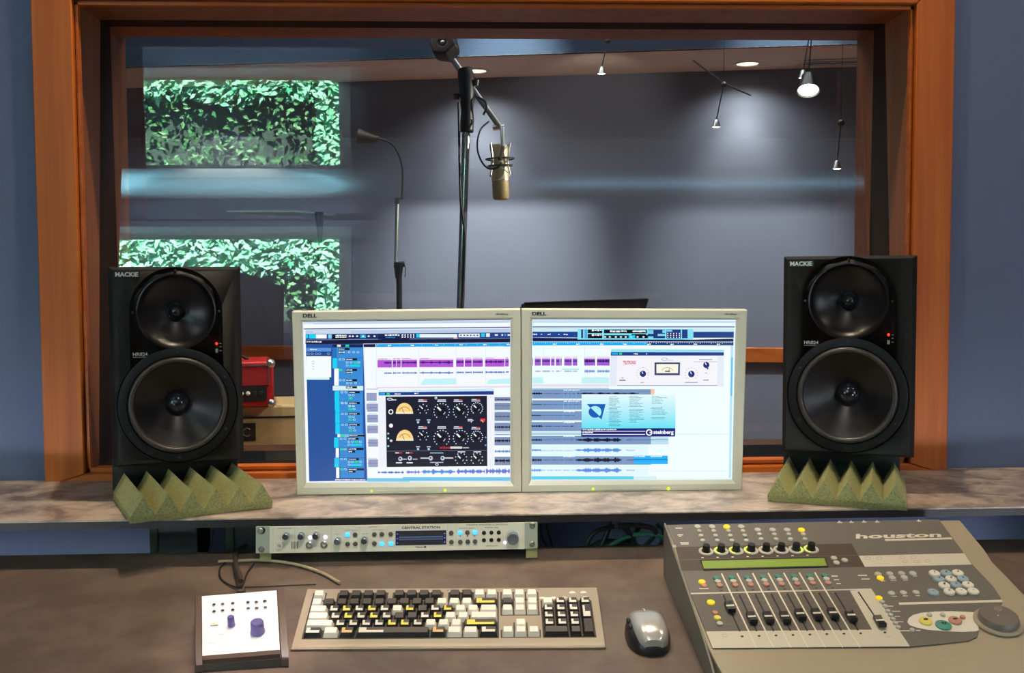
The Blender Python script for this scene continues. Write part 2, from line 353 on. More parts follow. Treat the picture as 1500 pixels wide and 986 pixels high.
# garden wall with ivy
structure('ground', MB().box(-9, 7, -9, -2.96, -.1, 0), 'ground', smooth=False)
gwr = empty('garden_wall', (-2, -4.95, 0), 'grey garden wall with bright ivy, seen reflected in the studio glass', 'wall')
MB().box(-8, 6, -5.1, -4.8, 0, 3.3).build('wall_body', 'ivy_wall', gwr, smooth=False)
def ivy(name, mt, n, test, seed, size, label):
    r = random.Random(seed); b = MB(); k = 0
    while k < n:
        x, z = r.uniform(-4.6, .6), r.uniform(1.3, 3.5)
        if not test(x, z, r): continue
        k += 1; sz = r.uniform(.6, 1.2)*size
        p = V((x, -4.8+r.uniform(.02, .22), z)); nn = V((r.uniform(-.7, .7), 1, r.uniform(-.1, 1.1))).normalized()
        Xm = frame(p, nn, V((r.uniform(-1, 1), 0, r.uniform(-1, .2))))
        q = [V((-.5, 0, 0)), V((-.1, -.30, .06)), V((.62, 0, 0)), V((-.1, .30, .06))]
        b.add([Xm@(a*sz) for a in q], [(0, 1, 2), (0, 2, 3)])
    return b.build(name, mt, gwr, smooth=False, kind='stuff', label=label)
def edge(x): return 2.56+.03*math.sin(x*7.1) - (0.85 if x > -1.27 else 0)
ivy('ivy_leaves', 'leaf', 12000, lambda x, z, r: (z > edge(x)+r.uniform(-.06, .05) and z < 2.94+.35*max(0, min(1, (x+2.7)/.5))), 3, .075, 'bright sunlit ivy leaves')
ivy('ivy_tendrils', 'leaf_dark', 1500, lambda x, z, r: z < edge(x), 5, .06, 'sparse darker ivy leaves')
MB().box(-2.62, 2.72, -2.245, -2.195, 2.47, 2.495).build('trim_fill_channel', 'wall_dark', kind='structure', smooth=False)  # added channel that hides the soffit fill strips from below

# ---- control window
w1 = empty('window_1', (0, WY, JB), kind='structure')
cw = .090
b = MB()
def mitre(x0, z0, x1, z1, x2, z2, x3, z3, y0, y1): return [V((x0, y0, z0)), V((x1, y0, z1)), V((x2, y0, z2)), V((x3, y0, z3))], V((0, y1-y0, 0))
O = (JL-.083, JR+.083, JB-.03, JT+.10); I = (JL-.002, JR+.002, JB-.004, JT+.003)
yc0, yc1 = WY-.022, WY+.002
for side, q in (('left', (O[0], O[2], I[0], I[2], I[0], I[3], O[0], O[3])), ('right', (I[1], I[2], O[1], O[2], O[1], O[3], I[1], I[3])),
                ('top', (O[0], O[3], I[0], I[3], I[1], I[3], O[1], O[3])), ('bottom', (O[0], O[2], O[1], O[2], I[1], I[2], I[0], I[2]))):
    pts, vec = mitre(*q, yc0, yc1); MB().prism(pts, vec).build('casing', 'wood_z' if side in ('left', 'right') else 'wood_x', w1, bevel=.003)
# front pane leans back, rear pane leans towards the camera
TF, TR = math.radians(5.0), math.radians(-1.1)
def front_y(z): return 2.352+(z-1.37)*math.tan(TF)
def rear_y(z): return 2.468+(z-1.37)*math.tan(TR)
jt = .018
def strip_x(name, x0, x1, fy0, fy1, mt):     # side jamb between two (possibly sloping) depths
    z0, z1 = JB-jt, JT+jt
    b = MB(); p = [V((x, f(z), z)) for z in (z0, z1) for f in (fy0, fy1) for x in (x0, x1)]
    b.add(p, [(0, 2, 3, 1), (4, 5, 7, 6), (0, 1, 5, 4), (2, 6, 7, 3), (0, 4, 6, 2), (1, 3, 7, 5)]); return b.build(name, mt, w1, smooth=False)
def strip_z(name, z0, z1, fy0, fy1, zref, mt):
    return MB().box(JL, JR, fy0(zref), fy1(zref), z0, z1).build(name, mt, w1, smooth=False)
cst = lambda v: (lambda z: v)
for x0, x1 in ((JL-jt, JL), (JR, JR+jt)):
    strip_x('jamb', x0, x1, cst(WY-.006), front_y, 'wood_jamb'); strip_x('felt_lining', x0, x1, front_y, rear_y, 'felt'); strip_x('jamb', x0, x1, rear_y, cst(2.565), 'wood_jamb')
for z0, z1, zr, nm in ((JB-jt, JB, JB, 'sill'), (JT, JT+jt, JT, 'head')):
    strip_z(nm, z0, z1, cst(WY-.006), front_y, zr, 'wood_x' if nm == 'sill' else 'wood_jamb'); strip_z('felt_lining', z0, z1, front_y, rear_y, zr, 'felt'); strip_z(nm, z0, z1, rear_y, cst(2.565), zr, 'wood_jamb')
def pane(name, fy):
    MB().add([V((JL, fy(JB), JB)), V((JR, fy(JB), JB)), V((JR, fy(JT), JT)), V((JL, fy(JT), JT))], [(0, 1, 2, 3)]).build(name, 'glass', w1, smooth=False)
pane('glass_pane', front_y); pane('glass_pane', rear_y)
b = MB()   # thin stop bead inside the casing
for x in (JL, JR-.006): b.box(x, x+.006, WY-.01, WY+.004, JB, JT)
b.box(JL, JR, WY-.01, WY+.004, JT-.006, JT).box(JL, JR, WY-.01, WY+.004, JB, JB+.006); b.build('stop_bead', 'wood_x', w1)

# ==================================================================================== COUNTER + DESK
CZ = .882
b = MB(); b.box(-2.2, 2.2, 1.864, 2.245, CZ-.0025, CZ)
ct = empty('raised_worktop', (0, 2.05, CZ-.02), 'long mottled grey laminate counter under the studio window', 'counter')
b.build('laminate_top', 'counter', ct, smooth=False)
MB().box(-2.2, 2.2, 1.866, 2.245, CZ-.016, CZ-.0026).build('front_edge', 'black_edge', ct, smooth=False)
DS = .164
def desk_z(Y): return .754+(Y-1.58)*DS
DP = slope_plane(1.58, .754, DS)
b = MB(); y0, y1 = 1.18, 1.922
b.add([V((x, y, desk_z(y)-d)) for d in (.035, 0) for y in (y0, y1) for x in (-1.5, 1.5)], [(0, 2, 3, 1), (4, 5, 7, 6), (0, 1, 5, 4), (2, 6, 7, 3), (0, 4, 6, 2), (1, 3, 7, 5)])
dk = empty('desk', (0, 1.5, 0), 'brown sloping studio desktop with scuff marks in the foreground', 'desk')
b.build('desktop', 'desk', dk, bevel=.003)
for x in (-1.42, 1.38): MB().box(x, x+.05, 1.25, 1.85, 0, .69).build('side_leg', 'black', dk)
# dark posts carrying the counter
for (xa, xb, yy, lab) in ((222, 290, 2.02, 'wide dark support post under the counter below the left speaker'), (333, 376, 1.99, 'narrow black support post beside the left end of the rack unit')):
    p0, p1 = atY(xa, 800, yy), atY(xb, 800, yy)
    e = empty('counter_post', ((p0.x+p1.x)/2, yy+.05, 0), lab, 'post', 'posts under the counter')
    MB().box(p0.x, p1.x, yy, yy+.1, 0, CZ-.017).build('post_body', 'black', e, bevel=.002)
    MB().box(p0.x-.002, p0.x+.012, yy-.004, yy, 0, CZ-.017).build('edge_strip', mat('dark_green_edge', rgb(36, 50, 22), .6), e, smooth=False)

# ==================================================================================== SPEAKERS
def arch_plate(cz, r, cz2, r2, n=40):
    """outline: arch of radius r around cz on top, circle of radius r2 around cz2 below"""
    pts = []
    for i in range(n+1):
        a = math.pi*i/n; pts.append((r*math.cos(a), cz+r*math.sin(a)*1.0))
    ang = math.acos(min(1, r/r2)); 
    for i in range(n*2+1):
        a = math.pi-ang + (math.pi+2*ang)*i/(n*2); pts.append((r2*math.cos(a), cz2+r2*math.sin(a)))
    return pts
def speaker(p_left, p_right, depth, lab, badge):
    ux = (p_right-p_left); k = ux.length/.254; ux = ux.normalized(); by = V((-ux.y, ux.x, 0)); base = (p_left+p_right)/2
    X = Matrix((ux, by, V((0, 0, 1)))).transposed().to_4x4(); X = Matrix.Translation(base)@X@Matrix.Diagonal((k, 1, k, 1))
    e = empty('studio_monitor_speaker', base+by*depth/2, lab, 'speaker', 'pair of black studio speakers')
    Hh = .398
    MB().box(-.127, .127, .012, depth, 0, Hh, X=X).build('cabinet', 'spk', e, bevel=.002)
    # front baffle with bevelled sides
    b = MB(); o_ = [(-.127, 0), (.127, 0), (.127, Hh), (-.127, Hh)]; i_ = [(-.119, .006), (.119, .006), (.119, Hh-.006), (-.119, Hh-.006)]
    b.frustum([X@V((x, .012, z)) for x, z in o_], [X@V((x, 0, z)) for x, z in i_]); b.build('front_baffle', 'spk', e, bevel=.001)
    tz, wz = .308, .121
    pl = arch_plate(tz, .089, wz, .1165)
    MB().prism([X@V((x, .0005, z)) for x, z in pl], X.to_3x3()@V((0, -.0035, 0))).build('driver_plate', 'spk_plate', e, bevel=.0012)
    def F(z, y=0): return X@Matrix.Translation((0, y, z))@Matrix.Rotation(math.pi/2, 4, 'X')   # local z -> towards viewer
    # horn waveguide: a real concave bowl standing on the plate
    w_ = MB(); prof = [(.0765, .0028), (.0765, .0050), (.0735, .0056)]
    for i in range(13):
        t_ = i/12; r = .0735-(.0735-.019)*t_; prof.append((r, .0054-.034*(t_**.62)+.0))
    # bowl is recessed: shift everything forward so that it stays in front of the cabinet block
    w_.lathe(prof, F(tz, .0), 64); w_.build('waveguide', 'wave', e)
    d_ = MB(); d_.lathe([(.0195, -.0290), (.0175, -.026), (.0155, -.0245)]+[(.0145*math.cos(a), -.0245+.0145*math.sin(a)) for a in [i*math.pi/16 for i in range(8)]]+[(1e-5, -.010)], F(tz), 40)
    d_.build('tweeter_dome', 'dome', e)
    r_ = MB(); r_.lathe([(.1145, .003), (.1145, .0055), (.112, .0065), (.0985, .0065), (.0965, .004)], F(wz), 72); r_.build('woofer_flange', 'spk_plate', e)
    r_ = MB(); r_.lathe([(.0965, .004)]+[(.0905+.0058*math.cos(a), .0045+.0058*math.sin(a)) for a in [i*math.pi/10 for i in range(11)]]+[(.084, .001)], F(wz), 72); r_.build('woofer_surround', 'ring', e)
    c_ = MB(); c_.lathe([(.0845, .002), (.060, -.013), (.040, -.024), (.0205, -.033)], F(wz), 72); c_.build('woofer_cone', 'cone', e)
    c_ = MB(); c_.lathe([(.0235*math.cos(a), -.033+.0185*math.sin(a)) for a in [i*math.pi/20 for i in range(10)]]+[(1e-5, -.0145)], F(wz), 40); c_.build('dust_cap', 'dome', e)
    for a in range(6):
        an = math.radians(30+60*a); q = X@V((.1055*math.cos(an), -.0058, wz+.1055*math.sin(an)))
        MB().lathe(knob_prof(.0026, .0012), frame(q, -by), 12, close=True).build('flange_screw', 'black', e)
    for a in (0, 90, 180):
        an = math.radians(a); q = X@V((.0825*math.cos(an), -.003, tz+.0825*math.sin(an)))
        MB().lathe(knob_prof(.0024, .0010), frame(q, -by), 12, close=True).build('plate_screw', 'black', e)
    # badge, model print, power light, switch
    def wr(t, x0, z0, x1, z1, y, mt, name, lb=None, th=.0006):
        vs, fs = text_shape(t); mb = MB(); mb.add([X@V((x0+(x1-x0)*a, y, z0+(z1-z0)*b_)) for a, b_ in vs], fs)
        return mb.build(name, mt, e, smooth=False, label=lb)
    MB().box(-.116, -.067, -.0012, .001, Hh-.021, Hh-.0085, X=X).build('badge_plate', 'black', e)
    wr(badge, -.113, Hh-.0195, -.070, Hh-.0105, -.0018, mat('badge_silver', (.75, .75, .75), .3, metal=.3), 'badge_lettering', 'silver badge lettering')
    wr('HR824', -.084, .2215, -.056, .2285, -.0036, mat('grey_print', (.30, .30, .30), .5), 'model_lettering')
    MB().box(-.084, -.060, -.0036, -.0031, .2185, .2197, X=X).build('model_underline', mat('grey_line', (.22, .22, .22), .5), e, smooth=False)
    MB().lathe(knob_prof(.0024, .0016), frame(X@V((.0765, -.003, .2425)), -by), 14, close=True).build('power_light', 'red_led', e, label='glowing red power light')
    MB().box(.074, .079, -.006, -.003, .224, .232, X=X).build('power_switch', 'steel', e, bevel=.0006)
    pm = MB()
    for z in (.2425, .236, .228): pm.box(.082, .086, -.0034, -.0031, z-.0006, z+.0006, X=X)
    pm.build('switch_marks', mat('grey_print2', (.3, .3, .3), .5), e, smooth=False)
    # recess the bowls: cut matching pockets in plate, baffle and cabinet
    cut = MB(); cut.lathe([(.0760, -.05), (.0760, .02)], F(tz), 64, close=True); cut.lathe([(.0980, -.05), (.0980, .02)], F(wz), 64, close=True)
    co = cut.build('cut', 'black', e); co.hide_render = True
    for ch in e.children:
        if ch.name.split('.')[0] in ('cabinet', 'front_baffle', 'driver_plate'):
            md = ch.modifiers.new('pocket', 'BOOLEAN'); md.object = co; md.operation = 'DIFFERENCE'; md.solver = 'EXACT'
    dg = bpy.context.evaluated_depsgraph_get()
    for ch in list(e.children):
        if ch.modifiers.get('pocket'):
            nm = bpy.data.meshes.new_from_object(ch.evaluated_get(dg)); ch.modifiers.clear(); ch.data = nm
    bpy.data.objects.remove(co)
    return e
zs = .945
speaker(atZ(165, 686, zs), atZ(358, 675, zs), .215, 'black two-way studio speaker left of the two screens', 'MACKIE')
zs2 = .950
speaker(atZ(1144.5, 662, zs2), atZ(1339, 672, zs2), .200, 'black two-way studio speaker right of the two screens', 'MACKIE')
# ---- wedge foam pads
def foam(pl, pr, back, lab, lab2):
    u = (pr-pl); wd = u.length; u.normalize(); d = back-pl; depth = d.length; d.normalize(); n = 6; base = .012; pk = .047
    pts = [(0, 0)]
    for i in range(n): pts += [(wd*i/n, base), (wd*(i+.5)/n, pk)]
    pts += [(wd, base), (wd, 0)]
    b = MB(); z = V((0, 0, 1)); o = V((pl.x, pl.y, CZ+.0005))
    fr = [o+u*a+z*h for a, h in pts]; bk = [p+d*depth for p in fr]; N = len(pts)
    for i_ in (0, N-1): fr[i_] = fr[i_]+d*.006  # undercut added to keep overhead light off the front faces
    for i_ in range(1, N-1): fr[i_] = fr[i_]-d*(.010*(pts[i_][1]-base)/pk)
    b.add(fr+bk, [(i, N+i, N+i+1, i+1)[::-1] for i in range(N-1)]+[(0, N-1, 2*N-1, N)[::-1]])
    for i in range(n):
        k = 1+2*i
        for base_i, flip in ((0, False), (N, True)):
            tri = (base_i+k, base_i+k+1, base_i+k+2); b.f.append(list(tri)[::-1] if flip else list(tri)[::1]); b.c.append(b.col)
    # flat strip below the teeth
    for s_, flip in ((0, 0), (N, 1)):
        q = [s_+0]+[s_+1+2*i for i in range(n+1)]+[s_+N-1]; b.f.append(q[::-1] if not flip else q); b.c.append(b.col)
    mid = (pl+pr)/2+d*depth/2
    b.build('foam_wedge_pad', 'foam', smooth=False, label=lab, cat='foam pad', group='wedge foam pads under the speakers', loc=(mid.x, mid.y, CZ))
    c = (pl+pr)/2+d*(depth+.045); X = frame((c.x, c.y, CZ+.001), (0, 0, 1), u)
    MB().box(-wd*.46, wd*.46, -.04, .035, 0, .0625, X=X).build('isolation_block', 'foam_dark', loc=(c.x, c.y, CZ), label=lab2, cat='foam block', bevel=.003, group='dark blocks carrying the speakers')
foam(atZ(191.4, 768.9, CZ), atZ(399.8, 744.6, CZ), atZ(166, 731, CZ), 'olive green wedge foam pad in front of the left speaker, overhanging the counter edge', 'charcoal foam block under the left speaker, behind the green wedges')
foam(atZ(1124, 735.4, CZ), atZ(1329, 750, CZ), atZ(1141, 702, CZ), 'olive green wedge foam pad in front of the right speaker, beside the console', 'charcoal foam block under the right speaker, behind the green wedges')

# ==================================================================================== SCREENS
lean = Plane(atZ(435, 725.4, CZ+.001), (0, -1, -.086)); MN = lean.n
def ringq(b, A, B):
    n = len(A); b.add(A+B, [(i, (i+1) % n, n+(i+1) % n, n+i) for i in range(n)])
def monitor(outer, opening, screen, lab):
    c0 = lean.at(*outer[3]); c1 = lean.at(*outer[2]); e = empty('computer_monitor', ((c0.x+c1.x)/2, c0.y+.09, CZ), lab, 'monitor', 'pair of silver flat screens')
    Fo = [lean.at(*p) for p in outer]; Op = [lean.at(*p, -.0005) for p in opening]; Sc = [lean.at(*p, -.0065) for p in screen]
    b = MB(); ringq(b, [p-MN*.022 for p in Fo], [p-MN*.001 for p in Fo])
    mid = [p+(q-p)*.08 for p, q in zip(Fo, Op)]; ringq(b, [p-MN*.001 for p in Fo], [p+MN*.0 for p in mid]); ringq(b, mid, Op); ringq(b, Op, Sc)
    b.build('bezel', 'bezel', e, smooth=False)
    cen = sum(Fo, V((0, 0, 0)))/4
    mb = MB(); A = [p-MN*.022 for p in Fo]; B2 = [cen+(p-cen)*.86-MN*.045 for p in Fo]; ringq(mb, A, B2); mb.add(B2, [(0, 1, 2, 3)]); mb.add([p-MN*.0225 for p in Fo], [(0, 1, 2, 3)]); mb.build('back_shell', 'bezel_dark', e, smooth=False)
    st = MB(); st.box(cen.x-.03, cen.x+.03, cen.y+.05, cen.y+.075, CZ+.012, cen.z+.05); st.build('stand_neck', 'bezel_dark', e, bevel=.004)
    MB().box(cen.x-.12, cen.x+.12, cen.y+.02, cen.y+.175, CZ+.0005, CZ+.013).build('stand_foot', 'bezel_dark', e, bevel=.004)
    return e
mA = monitor([(427.6, 456.7), (762.4, 453.1), (763.4, 721.2), (435, 725.4)], [(439.2, 468.3), (751.5, 465.2), (752.8, 712.4), (444.4, 715)], [(443, 471.4), (747.6, 468.6), (747.6, 706.4), (448.4, 708)], 'silver flat screen on the left, showing a sound editor and a black compressor window')
mB = monitor([(764.2, 453.1), (1094.8, 454.4), (1086.5, 717.6), (764.6, 721.2)], [(775.6, 464.6), (1083.2, 465.6), (1077.5, 709), (774.2, 711.4)], [(779.4, 467.8), (1078.6, 468.4), (1073, 703.2), (778.2, 704.4)], 'silver flat screen on the right, showing a light blue logo window')
SP = Plane(lean.p-MN*.0062, MN)
def K(*a): return rgb(*a)
WHT, PALE, NAVY, BLK = K(246, 251, 255), K(196, 212, 236), K(30, 50, 120), K(10, 10, 30)
BLU, CYN, SKY, GRN, DBL = K(58, 140, 214), K(20, 210, 245), K(20, 165, 240), K(40, 215, 150), K(34, 82, 156)
PUR, GRY, LAV, TEA = K(178, 84, 214), K(126, 142, 178), K(232, 222, 240), K(196, 242, 246)
c = Canvas(SP); c.crop(0, 0, 1)
def band(c, x0, y0, x1, y1, col, sl=-.0085): c.poly([(x0, y0), (x1, y0+sl*(x1-x0)), (x1, y1+sl*(x1-x0)), (x0, y1)], col)
c.poly([(443, 471.4), (747.6, 468.6), (747.6, 706.4), (448.4, 708)], K(226, 236, 252)); c.layer = 1
band(c, 444.5, 471.6, 747, 475.2, PALE); band(c, 444.5, 475.4, 747, 481, WHT); band(c, 445, 481.3, 747.3, 482.6, K(40, 50, 120))
c.poly([(445.4, 482.6), (447.6, 482.6), (452.6, 707), (449, 707)], WHT)
band(c, 447, 484.2, 747, 489, K(186, 204, 228)); band(c, 447.2, 489.4, 747.3, 498, K(38, 64, 138)); band(c, 447.4, 498.2, 747.3, 504.2, K(16, 20, 56))
c.poly([(448, 504.2), (486.5, 503.8), (491.5, 704.5), (453, 705.2)], DBL)
c.poly([(486.4, 503.8), (532, 503.5), (538, 704.2), (491.4, 704.5)], K(30, 84, 168))
c.poly([(533.5, 508.5), (747.3, 506.5), (747.4, 703.5), (539, 704.2)], K(244, 250, 255))
c.poly([(551, 504), (747.3, 502.2), (747.3, 507.6), (551, 508.8)], SKY); c.poly([(532.5, 504.2), (550, 504), (550, 508.6), (532.8, 508.8)], K(14, 22, 70))
c.layer = 2; c.crop(430, 460, 7.041)
for a in ((128, 212, 150, 250, CYN), (160, 210, 232, 252, CYN), (232, 210, 342, 252, WHT), (358, 210, 394, 252, K(120, 210, 240)), (400, 212, 560, 262, BLK), (566, 210, 862, 250, K(26, 40, 92)), (688, 210, 746, 246, CYN), (870, 208, 1197, 262, K(14, 30, 80)),
          (132, 350, 388, 386, K(90, 150, 220)), (130, 394, 394, 434, K(38, 66, 140)), (132, 436, 388, 652, WHT), (134, 652, 370, 678, K(214, 246, 252))): c.rect(*a)
c.rect(400, 314, 715, 342, K(22, 30, 84))
# channel strip column
def strip(ytop, ybot, xs, kind):
    c.layer = 2; c.rect(xs+46, ytop, 716, ybot, BLU); c.rect(xs, ytop, xs+46, ybot, kind)
dy = 0
for (yt, yb, xs, kk) in ((346, 452, 400, K(40, 110, 190)), (455, 560, 402, CYN), (562, 738, 420, WHT), (795, 905, 424, CYN), (908, 986, 426, CYN)): strip(yt, yb, xs, kk)
c.rect(404, 741, 718, 790, K(214, 240, 250))
c.layer = 3
for x, y in ((450, 314), (535, 314)): c.rect(x, y+2, x+38, y+24, K(245, 235, 200) if x < 500 else GRN)
for y, t in ((362, 1), (395, 0), (468, 1), (577, 1), (602, 0), (682, 1), (756, 1), (808, 1), (918, 1)):
    x0 = 462 if y in (362, 395) else 540 if y < 800 else 568
    c.rect(x0, y-11, x0+(175 if t else 80)*.66, y+11, BLK); c.layer = 4; c.scribble(x0+6, y-6, x0+66, y+6, WHT, seed=y); c.layer = 3
for x, y in ((575, 393), (620, 393), (665, 393), (478, 468), (515, 468), (553, 500), (592, 500), (675, 500), (553, 532), (483, 682), (520, 682), (557, 714), (593, 714), (640, 714), (500, 808), (540, 808), (578, 836), (615, 836), (500, 918), (540, 918), (578, 946), (615, 946)):
    c.arc(x, y, 14, 11, 4, K(200, 240, 250), n=8)
for x, y, wd in ((615, 490, 50), (575, 522, 112), (464, 566, 38), (568, 858, 40), (568, 970, 40)): c.rect(x, y, x+wd, y+22, GRN if wd < 60 else CYN)
for y in (488, 514, 540, 568): c.rect(194, y-4, 212, y+4, K(190, 196, 206))
c.scribble(172, 360, 240, 374, WHT, seed=4); c.scribble(134, 280, 288, 294, WHT, seed=5); c.scribble(204, 180, 590, 190, WHT, seed=6); c.scribble(110, 96, 200, 106, WHT, seed=7)
for x in (152, 192, 236, 270, 360): c.arc(x, 410, 16, 11, 3, K(150, 200, 230), n=8)
c.scribble(434, 214, 548, 228, WHT, seed=8); c.scribble(434, 232, 548, 246, WHT, seed=9); c.scribble(942, 208, 1092, 228, WHT, seed=10); c.scribble(950, 236, 1045, 246, SKY, seed=11)
for x in (580, 612, 656, 718, 775, 835): c.ell(x, 229, 12, 9, WHT, 8)
for x in (1120, 1150, 1180, 1210, 1240): c.ell(x, 218, 7, 8, WHT, 6); c.ell(x, 238, 7, 7, WHT, 6)
# ruler ticks
c.crop(0, 0, 1); c.layer = 3
for i in range(60):
    x = 553+i*3.24; y = 503.6-.0085*(x-551); c.rect(x, y, x+.7, y+(1.4 if i % 5 else 2.8), K(160, 230, 255))
for x in (569, 603, 638, 674, 709, 743): c.scribble(x-1, 505.2-.0085*(x-551), x+4, 507.4-.0085*(x-551), WHT, seed=x)
# second crop: right half of the left screen
c.crop(590, 460, 7.044); c.layer = 2
for a in ((0, 204, 130, 244, K(14, 30, 80)), (140, 204, 176, 242, CYN), (176, 206, 562, 242, K(236, 248, 255)), (524, 243, 566, 252, K(250, 190, 170)), (576, 202, 794, 240, K(230, 240, 250)), (808, 200, 848, 236, CYN), (860, 200, 898, 236, WHT)): c.rect(*a)
c.layer = 3
for i in range(6): c.ell(600+i*34, 220, 8, 8, NAVY, 8)
for x in (0, 26, 52, 82, 112): c.ell(x, 214, 7, 8, WHT, 6); c.ell(x, 236, 7, 7, WHT, 6)
for x, y, wd in ((950, 216, 30), (1018, 216, 16), (1046, 216, 22), (1082, 216, 26)): c.rect(x, y-8, x+wd, y+8, WHT if x != 1046 else SKY)
# clips (photo px) purple row and pale row
c.crop(0, 0, 1); c.layer = 2
for x0, x1 in ((553, 574), (575, 580.5), (581, 587), (588, 611), (614.3, 664), (668, 679.5), (680.8, 691), (692.2, 707.2), (710.3, 739), (740, 745.2)):
    yt = 525.0-.0085*(x0-553); c.rect(x0, yt+2.4, x1, yt+13.4, PUR); c.layer = 3; c.rect(x0, yt, x1, yt+2.2, K(246, 226, 244)); c.layer = 4; c.scribble(x0+1, yt+.3, min(x1-1, x0+14), yt+1.4, K(120, 70, 150), seed=int(x0)); c.layer = 3
    xs = max(x0+.6, 563) ; 
    if x1-xs > 2: c.wave(xs, x1-.4, yt+6.4, 2.6, K(70, 20, 120), seed=int(x0), step=.55); c.layer = 2; c.wave(xs, x1, yt+21.6, 2.2, K(110, 130, 200), seed=int(x0), step=.55)
    c.layer = 2
c.poly([(618, 559), (622, 554.8), (668, 554.2), (668, 563.2), (616, 564)], TEA); c.poly([(712, 562.6), (717, 556), (747.2, 554), (747.2, 562.4)], TEA)
band(c, 551.5, 567, 747.2, 569, K(236, 212, 232))
for x, y0 in ((613, 508), (668, 508), (711, 508), (551, 508)): c.rect(x, y0, x+.5, y0+60, K(200, 236, 246))
# lower left: crop C and D
c.crop(430, 590, 7.306); c.layer = 2
for (yt, yb, xs, kk) in ((-15, 106, 446, CYN), (108, 222, 446, CYN), (224, 334, 448, CYN), (372, 480, 434, CYN), (484, 586, 452, WHT), (590, 690, 438, CYN), (692, 806, 456, WHT)): c.rect(xs+46, yt, 742 if yb < 350 else 756, yb, BLU); c.rect(xs, yt, xs+46 if kk == CYN else xs+34, yb, kk)
c.rect(470, 336, 498, 368, WHT); c.rect(500, 336, 750, 368, K(120, 190, 230)); c.layer = 3
for y, t, x0 in ((5, 1, 590), (118, 1, 590), (236, 1, 590), (352, 1, 595), (386, 1, 578), (495, 1, 582), (522, 0, 582), (603, 1, 582), (712, 1, 586), (737, 0, 586)):
    c.rect(x0, y-11, x0+(118 if t else 78)+(50 if y in (352, 495, 712) else 0), y+11, BLK); c.layer = 4; c.scribble(x0+6, y-6, x0+(88 if t else 46), y+6, WHT, seed=y+50); c.layer = 3
for x, y in ((523, 5), (562, 5), (600, 35), (640, 35), (650, 68), (523, 120), (562, 120), (602, 150), (640, 150), (650, 182), (525, 236), (565, 236), (606, 266), (643, 266), (655, 297), (510, 386), (552, 386), (592, 418), (630, 418), (716, 418), (592, 448), (552, 496), (516, 603), (555, 603), (596, 632), (632, 632), (718, 632), (596, 664), (556, 712)):
    c.arc(x, y, 15, 11, 4, K(200, 240, 250), n=8)
for x, y, wd in ((588, 57, 36), (588, 171, 36), (592, 287, 36), (508, 341, 40), (655, 407, 40), (498, 485, 36), (655, 622, 40), (500, 702, 36), (612, 440, 118), (612, 655, 118)): c.rect(x, y, x+wd, y+22, GRN if wd < 60 else CYN)
c.layer = 2
c.rect(442, 812, 770, 834, K(30, 50, 110)); c.layer = 3; c.scribble(446, 818, 768, 830, WHT, seed=77); c.layer = 2
c.rect(786, 806, 1242, 845, K(120, 200, 232))
for yt, yb in ((10, 96), (128, 210), (244, 326), (390, 470), (606, 688)):
    c.layer = 2; c.rect(788 if yt < 380 else 800, yt, 904, yb, K(150, 160, 196)); c.layer = 3; c.rect(795, (yt+yb)/2-3, 904, (yt+yb)/2+3, K(110, 118, 170)); c.scribble(800, yt-14, 890, yt-7, K(150, 156, 180), seed=yt)
c.crop(430, 460, 7.041); c.layer = 2
for yt, yb in ((814, 896), (926, 986)): c.rect(752, yt, 858, yb, K(150, 160, 196))
c.rect(752, 770, 870, 780, K(214, 190, 214))
# right-hand tracks seen beside the plug-in window
c.crop(590, 590, 7.306); c.layer = 2
for y0, y1, yw, am in ((-60, -14, -35, 8), (0, 78, 30, 3), (100, 195, 146, 8), (216, 306, 260, 20), (366, 456, 406, 22), (578, 668, 620, 26)):
    c.rect(982, y0, 1150, y1, GRY); c.layer = 3; c.wave(984, 1148, yw, am, K(14, 14, 44), seed=int(y0)+99, step=4); c.layer = 2
for y in (92, 208, 318, 350): c.rect(982, y-5, 1150, y+4, K(190, 226, 246))
c.rect(982, 334, 1150, 341, K(120, 110, 160)); c.rect(982, 462, 1150, 574, WHT); c.layer = 3; c.wave(984, 1148, 520, 22, K(80, 150, 220), seed=31, step=4)
c.layer = 2; c.rect(0, 796, 1150, 836, K(110, 196, 232))
c.layer = 3; c.wave(36, 186, 742, 24, K(110, 130, 215), seed=41, step=4); c.wave(200, 560, 738, 34, K(90, 140, 222), seed=42, step=4); c.wave(575, 880, 735, 34, K(90, 120, 215), seed=43, step=4); c.wave(890, 1146, 732, 42, K(100, 120, 215), seed=44, step=4)
c.crop(430, 590, 7.306); c.wave(905, 1180, 745, 18, K(80, 110, 210), seed=45, step=4)
